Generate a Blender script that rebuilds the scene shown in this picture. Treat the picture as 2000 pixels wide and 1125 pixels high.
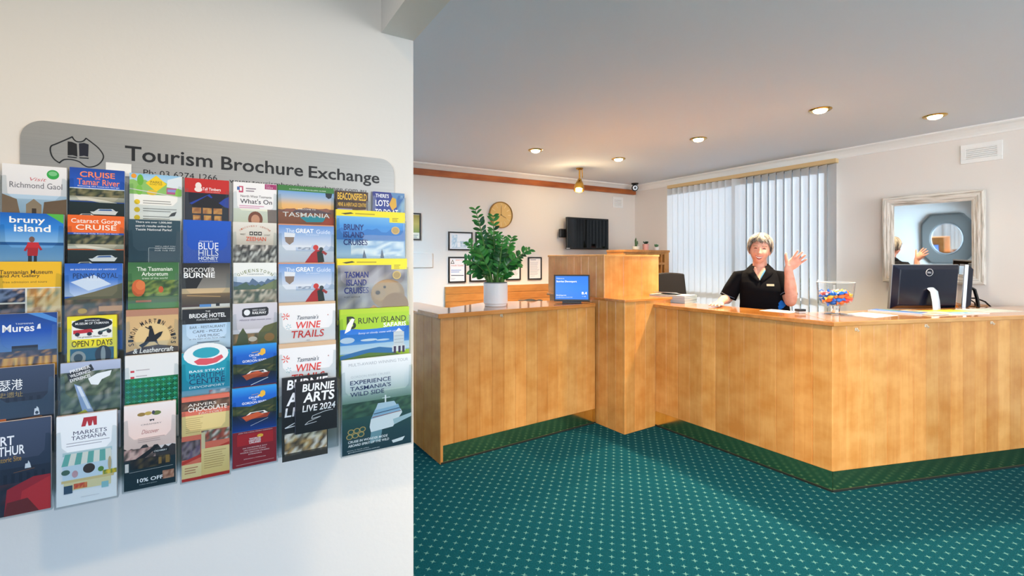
import bpy, bmesh, math, random
from mathutils import Vector, Matrix
random.seed(7)
D = bpy.data
SC = bpy.context.scene
COL = SC.collection
for _o in list(D.objects): D.objects.remove(_o)

# ------------------------------------------------------------------ camera
F = 930.0; CX = 1000.0; CY = 508.0; CZ = 1.4
cam_d = D.cameras.new('camera'); cam = D.objects.new('camera', cam_d); COL.objects.link(cam)
cam.location = (0, 0, CZ); cam.rotation_euler = (math.pi/2, 0, 0)
cam_d.sensor_width = 36; cam_d.lens = F/2000*36
cam_d.shift_y = (CY-562.5)/2000; cam_d.clip_start = .05
SC.camera = cam

# ------------------------------------------------------------------ world, light, exposure
SC.view_settings.view_transform = 'Standard'
SC.view_settings.look = 'None'
SC.view_settings.gamma = 1
SC.view_settings.use_curve_mapping = False
SC.view_settings.exposure = 0.2
SC.cycles.use_denoising = True
SC.cycles.max_bounces = 10
SC.cycles.transparent_max_bounces = 24
SC.cycles.sample_clamp_indirect = 6
w = D.worlds.new('world'); SC.world = w; w.use_nodes = True
bg = w.node_tree.nodes['Background']
bg.inputs[0].default_value = (.66, .83, 1.0, 1); bg.inputs[1].default_value = .24

def area(name, loc, target, sx, sy, power, col):
    l = D.lights.new(name, 'AREA'); l.shape = 'RECTANGLE'; l.size = sx; l.size_y = sy
    l.energy = power; l.color = col
    o = D.objects.new(name, l); COL.objects.link(o); o.location = loc
    o.rotation_euler = (Vector(target)-Vector(loc)).to_track_quat('-Z', 'Y').to_euler()
    return o
# added fill lamps behind and beside the camera; no window is built there
sf_ = area('front_fill', (2.6, -2.6, 1.5), (3.3, 4.5, 1.5), 3.5, 2.0, 21, (.92, .96, 1.0)); sf_.data.spread = math.radians(95)
ed_ = area('wall_foot_fill', (-.6, -1.2, .75), (-.5, 1.5, -.15), 2.0, .8, 9, (.34, .60, 1.0)); ed_.data.spread = math.radians(95)  # unseen blue fill added to cool the foot of the partition
area('side_fill', (4.8, -1.4, 1.5), (1.2, 4.6, 1.2), 3.2, 2.0, 120, (.96, .98, 1.0))  # fill added from the right to brighten the deep interior
en_ = area('right_wall_fill', (-.9, -3.2, 1.6), (3.4, 4.6, 1.5), 1.6, 1.9, 17, (.93, .96, 1.0)); en_.data.spread = math.radians(56)  # narrow fill added to lift the right wall and the desk front
# added fill lamps hidden behind the partition, for the passage and back wall
pl_ = area('passage_fill', (-1.2, 1.40, 1.4), (-2.9, 2.9, 1.3), .9, 1.2, 34, (.55, .78, 1.0)); pl_.data.spread = math.radians(105)
pl_ = area('back_wall_fill', (-1.7, 3.2, 2.5), (-1.0, 5.6, .6),   .8, .6, 24, (.46, .74, 1.0)); pl_.data.spread = math.radians(70)  # added overhead fill, cooling the left of the back wall
sd = D.lights.new('sun', 'SUN'); sd.energy = 7.5; sd.angle = math.radians(1.0); sd.color = (1, .97, .93)
so = D.objects.new('sun', sd); COL.objects.link(so); so.rotation_euler = Vector((-.72, -.42, -.36)).to_track_quat('-Z', 'Y').to_euler()

# ------------------------------------------------------------------ helpers
def lin(c):
    return tuple((x/12.92 if x <= .04045 else ((x+.055)/1.055)**2.4) for x in c)
def hx(s):
    if not isinstance(s, str): return s
    if len(s) == 3: s = ''.join(ch*2 for ch in s)
    return lin(tuple(int(s[i:i+2], 16)/255 for i in (0, 2, 4)))
W1c = (1, 1, 1)

class MB:
    def __init__(s): s.v = []; s.f = []; s.c = []; s.m = []
    def vs(s, pts):
        i = len(s.v); s.v += [tuple(p) for p in pts]; return list(range(i, i+len(pts)))
    def fi(s, idx, col=W1c, mat=0):
        s.f.append(tuple(idx)); s.m.append(mat)
        s.c.append(list(col) if isinstance(col, list) else [col]*len(idx))
    def face(s, pts, col=W1c, mat=0): s.fi(s.vs(pts), col, mat)
    def prism(s, poly, z0, z1, col=W1c, mat=0):          # plan polygon (ccw) between two heights
        n = len(poly)
        a = s.vs([(p[0], p[1], z0) for p in poly]); b = s.vs([(p[0], p[1], z1) for p in poly])
        s.fi(a[::-1], col, mat); s.fi(b, col, mat)
        for i in range(n):
            j = (i+1) % n; s.fi((a[i], a[j], b[j], b[i]), col, mat)
    def box(s, c, ax, ay, az, col=W1c, mat=0):           # centre and three half-axis vectors
        c = Vector(c); ax = Vector(ax); ay = Vector(ay); az = Vector(az)
        if ax.cross(ay).dot(az) < 0: ax = -ax
        q = [c+i*ax+j*ay+k*az for k in (-1, 1) for j in (-1, 1) for i in (-1, 1)]
        a = s.vs(q)
        for f in ((0,2,3,1),(4,5,7,6),(0,1,5,4),(2,6,7,3),(0,4,6,2),(1,3,7,5)):
            s.fi([a[i] for i in f], col, mat)
    def abox(s, x0, x1, y0, y1, z0, z1, col=W1c, mat=0):
        s.box(((x0+x1)/2, (y0+y1)/2, (z0+z1)/2), ((x1-x0)/2, 0, 0), (0, (y1-y0)/2, 0), (0, 0, (z1-z0)/2), col, mat)
    def lathe(s, prof, c=(0, 0, 0), n=32, col=W1c, mat=0, axis=None):
        R = Matrix.Identity(3)
        if axis is not None: R = Vector((0, 0, 1)).rotation_difference(Vector(axis)).to_matrix()
        c = Vector(c); rings = []
        for r, z in prof:
            if r < 1e-6: rings.append(s.vs([c+R@Vector((0, 0, z))]))
            else: rings.append(s.vs([c+R@Vector((r*math.cos(2*math.pi*i/n), r*math.sin(2*math.pi*i/n), z)) for i in range(n)]))
        for a, b in zip(rings, rings[1:]):
            for i in range(n):
                j = (i+1) % n
                if len(a) == 1 and len(b) == 1: continue
                if len(a) == 1: s.fi((a[0], b[j], b[i]), col, mat)
                elif len(b) == 1: s.fi((a[i], a[j], b[0]), col, mat)
                else: s.fi((a[i], a[j], b[j], b[i]), col, mat)
    def cyl(s, p0, p1, r0, r1=None, n=16, col=W1c, mat=0):
        p0 = Vector(p0); p1 = Vector(p1); L = (p1-p0).length
        r1 = r0 if r1 is None else r1
        s.lathe([(0, 0), (r0, 0), (r1, L), (0, L)], p0, n, col, mat, p1-p0)
    def tube(s, pts, rad, side=None, n=10, col=W1c, mat=0, caps=True):   # rad: list of r or (ra, rb); ra lies along side
        pts = [Vector(p) for p in pts]; rings = []
        prev = Vector(side) if side is not None else None
        for i, p in enumerate(pts):
            t = (pts[min(i+1, len(pts)-1)]-pts[max(i-1, 0)]).normalized()
            if prev is None:
                prev = t.orthogonal()
            u = (prev-t*prev.dot(t))
            u = u.normalized() if u.length > 1e-6 else t.orthogonal().normalized()
            v = t.cross(u); prev = u
            r = rad[i] if isinstance(rad, (list, tuple)) else rad
            ra, rb = r if isinstance(r, (list, tuple)) else (r, r)
            rings.append(s.vs([p+u*ra*math.cos(2*math.pi*k/n)+v*rb*math.sin(2*math.pi*k/n) for k in range(n)]))
        for a, b in zip(rings, rings[1:]):
            for i in range(n):
                j = (i+1) % n; s.fi((a[i], a[j], b[j], b[i]), col, mat)
        if caps: s.fi(rings[0][::-1], col, mat); s.fi(rings[-1], col, mat)
    def ball(s, c, r, n=20, m=12, col=W1c, mat=0, fn=None):
        c = Vector(c); r = r if isinstance(r, (list, tuple)) else (r, r, r); rings = []
        for j in range(m+1):
            th = math.pi*j/m
            k = 1 if j in (0, m) else n
            rg = []
            for i in range(k):
                ph = 2*math.pi*i/n
                d = Vector((math.sin(th)*math.cos(ph), math.sin(th)*math.sin(ph), -math.cos(th)))
                p = Vector((d.x*r[0], d.y*r[1], d.z*r[2]))
                if fn: p = fn(d, p)
                rg.append(c+p)
            rings.append(s.vs(rg))
        for a, b in zip(rings, rings[1:]):
            for i in range(n):
                j = (i+1) % n
                if len(a) == 1: s.fi((a[0], b[j], b[i]), col, mat)
                elif len(b) == 1: s.fi((a[i], a[j], b[0]), col, mat)
                else: s.fi((a[i], a[j], b[j], b[i]), col, mat)
    def build(s, name, mats, parent=None, loc=None, smooth=35, bevel=0, seg=2, local=False):
        me = D.meshes.new(name)
        org = Vector((0, 0, 0))
        if parent is not None and not local: org = Vector(parent['_org'])
        elif loc is not None: org = Vector(loc)
        vv = s.v if local else [(x-org.x, y-org.y, z-org.z) for x, y, z in s.v]
        me.from_pydata(vv, [], s.f)
        for m in (mats if isinstance(mats, (list, tuple)) else [mats]): me.materials.append(m)
        me.polygons.foreach_set('material_index', s.m)
        ca = me.color_attributes.new('Col', 'FLOAT_COLOR', 'CORNER')
        flat = []
        for cs in s.c:
            for c in cs: flat += [c[0], c[1], c[2], 1.0]
        ca.data.foreach_set('color', flat)
        if smooth:
            me.polygons.foreach_set('use_smooth', [True]*len(me.polygons))
            me.set_sharp_from_angle(angle=math.radians(smooth))
        me.update()
        o = D.objects.new(name, me); COL.objects.link(o)
        if parent is not None: o.parent = parent; o['_org'] = list(org)
        else: o.location = org; o['_org'] = list(org)
        if bevel:
            b = o.modifiers.new('edge', 'BEVEL'); b.width = bevel; b.segments = seg; b.limit_method = 'ANGLE'; b.angle_limit = math.radians(40)
        return o

def tag(o, label, cat, group=None, kind=None):
    if label: o['label'] = label
    if cat: o['category'] = cat
    if group: o['group'] = group
    if kind: o['kind'] = kind
    return o
def thing(name, label, cat, loc, group=None):
    o = D.objects.new(name, None); COL.objects.link(o); o.location = loc; o.empty_display_size = .05
    o['_org'] = list(loc)
    return tag(o, label, cat, group)
def struct(o): o['kind'] = 'structure'; return o

# ------------------------------------------------------------------ materials
def nodes(name):
    m = D.materials.new(name); m.use_nodes = True
    nt = m.node_tree; return m, nt, nt.nodes['Principled BSDF']
def mat(name, col, rough=.5, metal=0, **kw):
    m, nt, b = nodes(name); c = hx(col)
    b.inputs['Base Color'].default_value = (*c, 1); b.inputs['Roughness'].default_value = rough; b.inputs['Metallic'].default_value = metal
    for k, v in kw.items(): b.inputs[k.replace('_', ' ')].default_value = v
    return m
def vcmat(name, rough=.35, **kw):
    m, nt, b = nodes(name)
    a = nt.nodes.new('ShaderNodeAttribute'); a.attribute_name = 'Col'
    nt.links.new(a.outputs['Color'], b.inputs['Base Color']); b.inputs['Roughness'].default_value = rough
    for k, v in kw.items(): b.inputs[k.replace('_', ' ')].default_value = v
    return m
def noise_bump(nt, b, scale, strength, vec=None):
    n = nt.nodes.new('ShaderNodeTexNoise'); n.inputs['Scale'].default_value = scale; n.inputs['Detail'].default_value = 4
    if vec is not None: nt.links.new(vec, n.inputs['Vector'])
    bp = nt.nodes.new('ShaderNodeBump'); bp.inputs['Strength'].default_value = strength; bp.inputs['Distance'].default_value = .01
    nt.links.new(n.outputs['Fac'], bp.inputs['Height']); nt.links.new(bp.outputs[0], b.inputs['Normal'])
def wood(name, light, dark, rough=.3, grain='v', ang=0, coat=.15):
    m, nt, b = nodes(name); L = nt.links
    tc = nt.nodes.new('ShaderNodeTexCoord'); r = nt.nodes.new('ShaderNodeMapping'); r.inputs['Rotation'].default_value = (0, 0, -ang)
    mp = nt.nodes.new('ShaderNodeMapping')
    L.new(tc.outputs['Object'], r.inputs['Vector']); L.new(r.outputs[0], mp.inputs['Vector'])
    mp.inputs['Scale'].default_value = (14, 14, .9) if grain == 'v' else (1.0, 16, 14)
    n = nt.nodes.new('ShaderNodeTexNoise'); n.inputs['Scale'].default_value = 2.2; n.inputs['Detail'].default_value = 6; n.inputs['Distortion'].default_value = .9
    L.new(mp.outputs[0], n.inputs['Vector'])
    mp2 = nt.nodes.new('ShaderNodeMapping'); L.new(r.outputs[0], mp2.inputs['Vector'])
    mp2.inputs['Scale'].default_value = (4, 4, 5) if grain == 'v' else (2, 5, 5)
    n2 = nt.nodes.new('ShaderNodeTexNoise'); n2.inputs['Scale'].default_value = 1.6; n2.inputs['Detail'].default_value = 3
    L.new(mp2.outputs[0], n2.inputs['Vector'])
    ad = nt.nodes.new('ShaderNodeMath'); ad.operation = 'MULTIPLY_ADD'; ad.inputs[1].default_value = .32; L.new(n.outputs['Fac'], ad.inputs[0])
    mu = nt.nodes.new('ShaderNodeMath'); mu.operation = 'MULTIPLY'; mu.inputs[1].default_value = .68; L.new(n2.outputs['Fac'], mu.inputs[0]); L.new(mu.outputs[0], ad.inputs[2])
    cr = nt.nodes.new('ShaderNodeValToRGB'); cr.color_ramp.elements[0].position = .36; cr.color_ramp.elements[1].position = .62
    cr.color_ramp.elements[0].color = (*hx(dark), 1); cr.color_ramp.elements[1].color = (*hx(light), 1)
    L.new(ad.outputs[0], cr.inputs[0])
    at = nt.nodes.new('ShaderNodeAttribute'); at.attribute_name = 'Col'
    mx = nt.nodes.new('ShaderNodeMix'); mx.data_type = 'RGBA'; mx.blend_type = 'MULTIPLY'; mx.inputs['Factor'].default_value = 1
    L.new(cr.outputs[0], mx.inputs['A']); L.new(at.outputs['Color'], mx.inputs['B'])
    L.new(mx.outputs['Result'], b.inputs['Base Color'])
    b.inputs['Roughness'].default_value = rough; b.inputs['Coat Weight'].default_value = coat; b.inputs['Coat Roughness'].default_value = .12
    return m
def clear(name, tint=(.92, .94, .945), ior=1.35, rough=.03):
    m = D.materials.new(name); m.use_nodes = True; nt = m.node_tree; nt.nodes.clear(); L = nt.links
    o = nt.nodes.new('ShaderNodeOutputMaterial'); mx = nt.nodes.new('ShaderNodeMixShader')
    t = nt.nodes.new('ShaderNodeBsdfTransparent'); t.inputs[0].default_value = (*tint, 1)
    g = nt.nodes.new('ShaderNodeBsdfGlossy'); g.inputs['Roughness'].default_value = rough
    lw = nt.nodes.new('ShaderNodeLayerWeight'); lw.inputs['Blend'].default_value = .5
    pw_ = nt.nodes.new('ShaderNodeMath'); pw_.operation = 'POWER'; pw_.inputs[1].default_value = 4; L.new(lw.outputs['Facing'], pw_.inputs[0])
    f = nt.nodes.new('ShaderNodeMath'); f.operation = 'MULTIPLY_ADD'; f.inputs[1].default_value = .8; f.inputs[2].default_value = (ior-1)*.04; L.new(pw_.outputs[0], f.inputs[0])
    L.new(f.outputs[0], mx.inputs[0]); L.new(t.outputs[0], mx.inputs[1]); L.new(g.outputs[0], mx.inputs[2]); L.new(mx.outputs[0], o.inputs[0])
    return m
def plaster(name, col, rough=.7, bump=.05):
    m, nt, b = nodes(name); b.inputs['Base Color'].default_value = (*hx(col), 1); b.inputs['Roughness'].default_value = rough
    tc = nt.nodes.new('ShaderNodeTexCoord'); noise_bump(nt, b, 60, bump, tc.outputs['Object']); return m

M_wall = plaster('wall_paint', 'e7e2dc')
M_ceil = plaster('ceiling_paint', 'e2e9f2', .8)
M_trim = mat('cornice_paint', 'f3f2ef', .5)
M_ply = wood('counter_wood', 'e8b068', 'd39247', .34)
M_top = wood('counter_top_wood', 'd58f48', 'b8702c', .12, 'h', math.radians(33.5), .6)
M_topr = wood('counter_top_wood_pale', 'd9a460', 'c08040', .12, 'h', math.radians(13), .6)
M_beam = wood('timber_rail_wood', 'b5652c', '8f4417', .45, 'h', math.radians(30))
M_shelf = wood('shelf_wood', 'cf8f4c', 'b07030', .4, 'v')
M_kick = mat('bronze_mirror', 'efdca0', .14, 1)
M_black = mat('black_plastic', '0c0c0e', .35)
M_gloss = mat('black_gloss', '050506', .06)
M_dark = mat('dark_groove', '3a2410', .8)
M_white = mat('white_plastic', 'f2f2f0', .4)
M_paper = mat('white_paper', 'f1f1ee', .6)
M_print = vcmat('printed_paper', .42)
M_acryl = clear('clear_acrylic')
M_glass = clear('clear_glass', (.985, .99, .99), 1.45, .01)
M_mirror = mat('mirror_glass', 'f4f6f6', .02, 1)
M_brass = mat('brass', 'c9a04e', .18, 1)
M_chrome = mat('chrome', 'cfd2d4', .15, 1)
M_steel = mat('silver_plastic', 'b8bcc0', .35, .6)

# carpet: woven pile with a lattice of small pale stars
def carpet():
    m, nt, b = nodes('carpet'); L = nt.links; N = nt.nodes.new
    tc = N('ShaderNodeTexCoord'); mp = N('ShaderNodeMapping'); mp.inputs['Rotation'].default_value = (0, 0, math.radians(12.5))
    mp.inputs['Scale'].default_value = (1/.054,)*3; L.new(tc.outputs['Object'], mp.inputs['Vector'])
    wn = N('ShaderNodeTexNoise'); wn.inputs['Scale'].default_value = 9; wn.inputs['Detail'].default_value = 2
    L.new(mp.outputs[0], wn.inputs['Vector'])
    fr = N('ShaderNodeVectorMath'); fr.operation = 'FRACTION'; L.new(mp.outputs[0], fr.inputs[0])
    sb = N('ShaderNodeVectorMath'); sb.operation = 'SUBTRACT'; sb.inputs[1].default_value = (.5, .5, .5); L.new(fr.outputs[0], sb.inputs[0])
    ab = N('ShaderNodeVectorMath'); ab.operation = 'ABSOLUTE'; L.new(sb.outputs[0], ab.inputs[0])
    sp = N('ShaderNodeSeparateXYZ'); L.new(ab.outputs[0], sp.inputs[0])
    def mth(op, a, c=None):
        q = N('ShaderNodeMath'); q.operation = op
        for i, x in enumerate((a, c)):
            if x is None: continue
            if isinstance(x, (int, float)): q.inputs[i].default_value = x
            else: L.new(x, q.inputs[i])
        return q.outputs[0]
    big = mth('MAXIMUM', sp.outputs[0], sp.outputs[1]); small = mth('MINIMUM', sp.outputs[0], sp.outputs[1])
    # star: thin arms, |long| < .26 and |short| < .07 tapering
    k = mth('ADD', mth('MULTIPLY', small, 3.2), big)
    k = mth('ADD', k, mth('MULTIPLY', mth('SUBTRACT', wn.outputs['Fac'], .5), .12))
    cr = N('ShaderNodeValToRGB'); cr.color_ramp.elements[0].position = .20; cr.color_ramp.elements[1].position = .33
    cr.color_ramp.elements[0].color = (1, 1, 1, 1); cr.color_ramp.elements[1].color = (0, 0, 0, 1); L.new(k, cr.inputs[0])
    pile = N('ShaderNodeTexNoise'); pile.inputs['Scale'].default_value = 260; pile.inputs['Detail'].default_value = 3; L.new(tc.outputs['Object'], pile.inputs['Vector'])
    pr = N('ShaderNodeValToRGB'); pr.color_ramp.elements[0].color = (*hx('003240'), 1); pr.color_ramp.elements[1].color = (*hx('05505f'), 1)
    pr.color_ramp.elements[0].position = .3; pr.color_ramp.elements[1].position = .7; L.new(pile.outputs['Fac'], pr.inputs[0])
    mx = N('ShaderNodeMix'); mx.data_type = 'RGBA'; L.new(cr.outputs[0], mx.inputs['Factor']); L.new(pr.outputs[0], mx.inputs['A'])
    mx.inputs['B'].default_value = (*hx('55888a'), 1)
    L.new(mx.outputs['Result'], b.inputs['Base Color']); b.inputs['Roughness'].default_value = .95
    b.inputs['Specular IOR Level'].default_value = .1
    bp = N('ShaderNodeBump'); bp.inputs['Strength'].default_value = .4; bp.inputs['Distance'].default_value = .004
    L.new(pile.outputs['Fac'], bp.inputs['Height']); L.new(bp.outputs[0], b.inputs['Normal'])
    return m
M_carpet = carpet()

# ------------------------------------------------------------------ plan geometry (metres, camera over the origin)
rad = math.radians
A = Vector((-math.sin(rad(33.3)), math.cos(rad(33.3)), 0))        # away along the counter wings
B = Vector((math.cos(rad(33.8)), math.sin(rad(33.8)), 0))         # across
UP = Vector((0, 0, 1))
CEIL = 2.55
CORN = Vector((1.914, 7.417, 0))                                  # back corner of the room
T1 = Vector((-.863, -.505, 0)); N1 = Vector((.505, -.863, 0))     # back wall: along to the left, into the room
Q2 = Vector((4.16, 3.87, 0)); T2 = Vector((-.535, .845, 0)); N2 = Vector((-.845, -.535, 0))   # right wall
P0 = Vector((-.2065*1.65, 1.65, 0)); TP = Vector((-.850, -.527, 0)); NP = Vector((.527, -.850, 0))  # partition

def hit(base, tan, u, off=None):                                  # where the sight line through pixel column u meets a vertical plane
    b = base if off is None else base+off
    k = (u-CX)/F
    s = (b.x-k*b.y)/(k*tan.y-tan.x)
    return s, b+tan*s
def zat(Y, v): return CZ+(CY-v)*Y/F
def onz(u, v, z):
    Y = (z-CZ)*F/(CY-v); return Vector(((u-CX)/F*Y, Y, z))
def w1(u, v, off=0.): s, p = hit(CORN, T1, u, N1*off); return Vector((p.x, p.y, zat(p.y, v)))
def w2(u, v, off=0.): s, p = hit(Q2, T2, u, N2*off); return Vector((p.x, p.y, zat(p.y, v)))
def wp(u, v, off=0.): s, p = hit(P0, TP, u, NP*off); return Vector((p.x, p.y, zat(p.y, v)))

# ------------------------------------------------------------------ room shell
m = MB(); m.face([(-6, -4, 0), (9, -4, 0), (9, 10, 0), (-6, 10, 0)]); struct(m.build('floor', M_carpet, smooth=0))
m = MB(); m.prism([(-6, -1.2), (7.3, -1.2)]+[(q.x, q.y) for q in (Q2-T2*5.9-N2*.15, CORN-N2*.15-N1*.15, CORN+T1*9-N1*.15)], CEIL, CEIL+.12); struct(m.build('ceiling', M_ceil, smooth=0))
def wallbox(mb, p, q, n, z0, z1, th=.15):                         # solid wall behind the line p-q (n points into the room)
    p = Vector(p); q = Vector(q); c = (p+q)/2-n*th/2
    mb.box((c.x, c.y, (z0+z1)/2), (q-p)/2, n*th/2, UP*(z1-z0)/2)
m = MB(); wallbox(m, CORN-T1*.3, CORN+T1*6.2, N1, 0, CEIL); struct(m.build('wall_back', M_wall, smooth=0))
sA, _ = hit(Q2, T2, 1305); sB, _ = hit(Q2, T2, 1631)              # window opening
m = MB(); zo = 2.46
wallbox(m, Q2-T2*3.6, Q2+T2*sB, N2, 0, CEIL); wallbox(m, Q2+T2*sA, CORN+T2*.3, N2, 0, CEIL); wallbox(m, Q2+T2*sB, Q2+T2*sA, N2, zo, CEIL); wallbox(m, Q2+T2*sB, Q2+T2*sA, N2, 0, .12)
struct(m.build('wall_right', M_wall, smooth=0))
m = MB(); wallbox(m, P0, P0+TP*3.4, NP, 0, CEIL, .11); struct(m.build('wall_left', M_wall, smooth=0, bevel=.003))
# passage wall facing the window wall (seen only in the mirror)
S0 = Vector((-2.10, 1.50, 0)); NS = Vector((.845, .535, 0)); TS = Vector((-.535, .845, 0))
m = MB(); wallbox(m, S0-TS*.72, S0+TS*3.3, NS, 0, CEIL, .1); struct(m.build('wall_side', M_wall, smooth=0))
# dropped beam over the opening: runs from the partition end towards the viewer
zb = zat(P0.y, 80)
m = MB(); q0 = P0-NP*.0; d = NP.copy()
pl = [P0-NP*.11, P0-NP*.11+TP*.113, P0+d*2.6+TP*.113, P0+d*2.6]
m.prism([(p.x, p.y) for p in pl[::-1]], zb, CEIL); struct(m.build('trim_1', M_wall, smooth=0))
# cornices
def cornice(name, p, q, n):
    mb = MB(); prof = [(0, -.085), (.012, -.085), (.016, -.07), (.03, -.05), (.052, -.028), (.07, -.018), (.075, -.012), (.085, -.012), (.085, 0), (0, 0)]
    r = [mb.vs([Vector(e)+n*a+UP*(CEIL+z) for a, z in prof]) for e in (p, q)]
    k = len(prof)
    for i in range(k): j = (i+1) % k; mb.fi((r[0][i], r[0][j], r[1][j], r[1][i]))
    mb.fi(r[0]); mb.fi(r[1][::-1]); return struct(mb.build(name, M_trim, smooth=0))
cornice('trim_2', CORN, CORN+T1*6.2, N1); cornice('trim_3', Q2-T2*3.6, CORN, N2)
# window behind the blind
m = MB(); L_ = sA-sB; mid = Q2+T2*(sA+sB)/2-N2*.08
def wbar(s0, s1, z0, z1, th=.05):
    p = Q2+T2*(s0+s1)/2-N2*.08; m.box((p.x, p.y, (z0+z1)/2), T2*(s1-s0)/2, N2*th/2, UP*(z1-z0)/2)
for a in (sB, sB+L_/2-.03, sA-.05): wbar(a, a+.05, .12, zo)
wbar(sB, sA, .12, .2); wbar(sB, sA, zo-.05, zo); wbar(sB, sA, 1.0, 1.05)
win = struct(m.build('window_1', mat('window_frame', '5a5a58', .4, .3), smooth=0))
m = MB(); m.box((mid.x, mid.y, 1.2), T2*(L_/2), N2*.003, UP*1.1); g = m.build('glass', M_glass, win, smooth=0)
# outside: paving and a clipped hedge glimpsed between the slats
m = MB(); c = Q2+T2*2.4-N2*3.6
m.box((c.x, c.y, -.03), T2*4, N2*3.4, UP*.02); struct(m.build('path', mat('paving', '8a8a86', .9), smooth=0))
m = MB(); rr = random.Random(3)
for i in range(900):
    p = Q2+T2*rr.uniform(-1, 5.6)-N2*(3.4+rr.uniform(0, .7)); z = rr.uniform(.0, 1.05)
    a = Vector((rr.uniform(-1, 1), rr.uniform(-1, 1), rr.uniform(-1, 1))).normalized()*.12; b = a.orthogonal().normalized()*.07
    p = Vector((p.x, p.y, max(z, .12))); m.face([p-a, p-b, p+a, p+b], hx(rr.choice(['1d3a1c', '2c5226', '35602c'])))
o = m.build('hedge', vcmat('hedge_leaf', .6), smooth=0); tag(o, 'clipped green hedge outside, glimpsed between the blind slats', 'hedge', kind='stuff')

# ------------------------------------------------------------------ panelled joinery
def planks(mb, p, q, n, z0, z1, w=.1, th=.02, seed=1, spread=.16, mat=0):   # vertical boards with V joints on the line p-q
    p = Vector(p); q = Vector(q); L = (q-p).length; t = (q-p).normalized(); k = max(1, round(L/w)); w = L/k; r = random.Random(seed)
    for i in range(k):
        a = p+t*(i*w); e = a+t*w; g = .0035
        poly = [a-n*th, e-n*th, e-n*g, e-t*g, a+t*g, a-n*g]
        if t.cross(n).z > 0: poly = poly
        v = 1-r.random()*spread*1.25; wm = 1-r.random()*.10
        pts = [(x.x, x.y) for x in poly]
        ar = sum(pts[j][0]*pts[(j+1) % 6][1]-pts[(j+1) % 6][0]*pts[j][1] for j in range(6))
        mb.prism(pts if ar > 0 else pts[::-1], z0, z1, (v, v*wm, v*wm*wm), mat)
def poly2(pts):
    pts = [(p[0], p[1]) for p in pts]; n = len(pts)
    ar = sum(pts[j][0]*pts[(j+1) % n][1]-pts[(j+1) % n][0]*pts[j][1] for j in range(n))
    return pts if ar > 0 else pts[::-1]
ZT = 1.03; ZU = 1.002; ZK = .125
K0 = Vector((.903, 3.818, 0))                                     # pillar corner
G0 = Vector((.778, 4.02, 0))                                      # corner of the raised screen
# --- wing with the plant
L0 = Vector((-.4906, 3.259, 0)); L1 = Vector((.715, 4.09, 0)); tl = (L1-L0).normalized(); nl = Vector((tl.y, -tl.x, 0)); LB = L0+A*1.15
t = thing('counter_wing', 'maple panelled counter wing under the potted plant, mirror kickboard below', 'counter', L0)
m = MB(); planks(m, L0+nl*0, L1, nl, ZK, ZU, .102, seed=11); m.build('front_panel', M_ply, t, smooth=0)
nsd = Vector((-A.y, A.x, 0)); nsd = nsd if nsd.x < 0 else -nsd
m = MB(); planks(m, L0-nl*.0, LB, nsd, 0, ZU-.006, .145, seed=5, spread=.2); m.build('side_panel', M_ply, t, smooth=0)
m = MB(); a = L0+tl*.025-nl*.022; b = L1-nl*.022
m.prism(poly2([a, b, b-nl*.34, a-nl*.34]), 0.02, ZU-.01); m.build('carcass', M_dark, t, smooth=0)
m = MB(); a = L0+tl*.004; m.prism(poly2([a, L1, L1-nl*.006, a-nl*.006]), .012, ZK-.001); m.build('kickboard', M_kick, t, smooth=0)
m = MB(); m.prism(poly2([a+nl*.004, L1+nl*.004, L1, a]), .0, .012); m.build('kick_strip', mat('dark_strip', '14201c', .6), t, smooth=0)
m = MB(); a = L0+A*.36; m.prism(poly2([a+nsd*.012, LB+nsd*.012, LB-nsd*.3, a-nsd*.3]), ZU-.006, ZU+.012); m.build('end_ledge', M_top, t, smooth=0, bevel=.003)
m = MB()
e0 = L0+nl*.028-tl*.028+A*0; e1 = L1+nl*.028-tl*.02
m.prism(poly2([e0, e1, L1+A*.30, L0+A*.62+tl*.75, L0+A*.34+tl*.25, e0+A*.37]), ZU, ZT+.004)
o = m.build('worktop', M_top, loc=L0+UP*ZU, smooth=0, bevel=.005, seg=3); tag(o, 'glossy timber top of the wing carrying the plant and blue display', 'worktop')
# --- pillar and raised screen
t = thing('corner_pillar', 'square panelled timber pillar where the two counter wings meet', 'pillar', K0)
nA = Vector((-A.y, A.x, 0)); nA = nA if nA.x < 0 else -nA         # outward normal of the A-running (left) faces
nB = Vector((B.y, -B.x, 0))
m = MB(); planks(m, K0, K0+A*.98, nA, 0, 1.06, .1, seed=21, spread=.2); planks(m, K0, K0+B*.74, nB, 0, 1.06, .118, seed=22, spread=.12); m.build('cladding', M_ply, t, smooth=0)
m = MB(); a = K0-nA*.022-nB*.022; m.prism(poly2([a, a+A*.94, a+A*.94+B*.7, a+B*.7]), .0, 1.055); m.build('carcass', M_dark, t, smooth=0)
m = MB(); a = K0+nA*.018+nB*.018; m.prism(poly2([a, a+A*1.02, a+A*1.02+B*.78, a+B*.78]), 1.06, 1.082); m.build('cap', M_top, t, smooth=0, bevel=.004)
t = thing('raised_screen', 'boxy timber screen panelled on two sides behind the blue display', 'screen', G0+UP*1.082)
m = MB(); planks(m, G0, G0+A*.77, nA, 1.082, 1.43, .1, seed=31, spread=.12); planks(m, G0, G0+B*.70, nB, 1.082, 1.43, .235, seed=34, spread=.08); m.build('cladding', M_ply, t, smooth=0)
m = MB(); a = G0-nA*.022-nB*.022; m.prism(poly2([a, a+A*.72, a+A*.72+B*.67, a+B*.67]), 1.083, 1.425); m.build('carcass', M_dark, t, smooth=0)
m = MB(); a = G0+nA*.004+nB*.004; m.prism(poly2([a, a+A*.78, a+A*.78+B*.71, a+B*.71]), 1.43, 1.448); m.build('cap', M_ply, t, smooth=0, bevel=.003)
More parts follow.
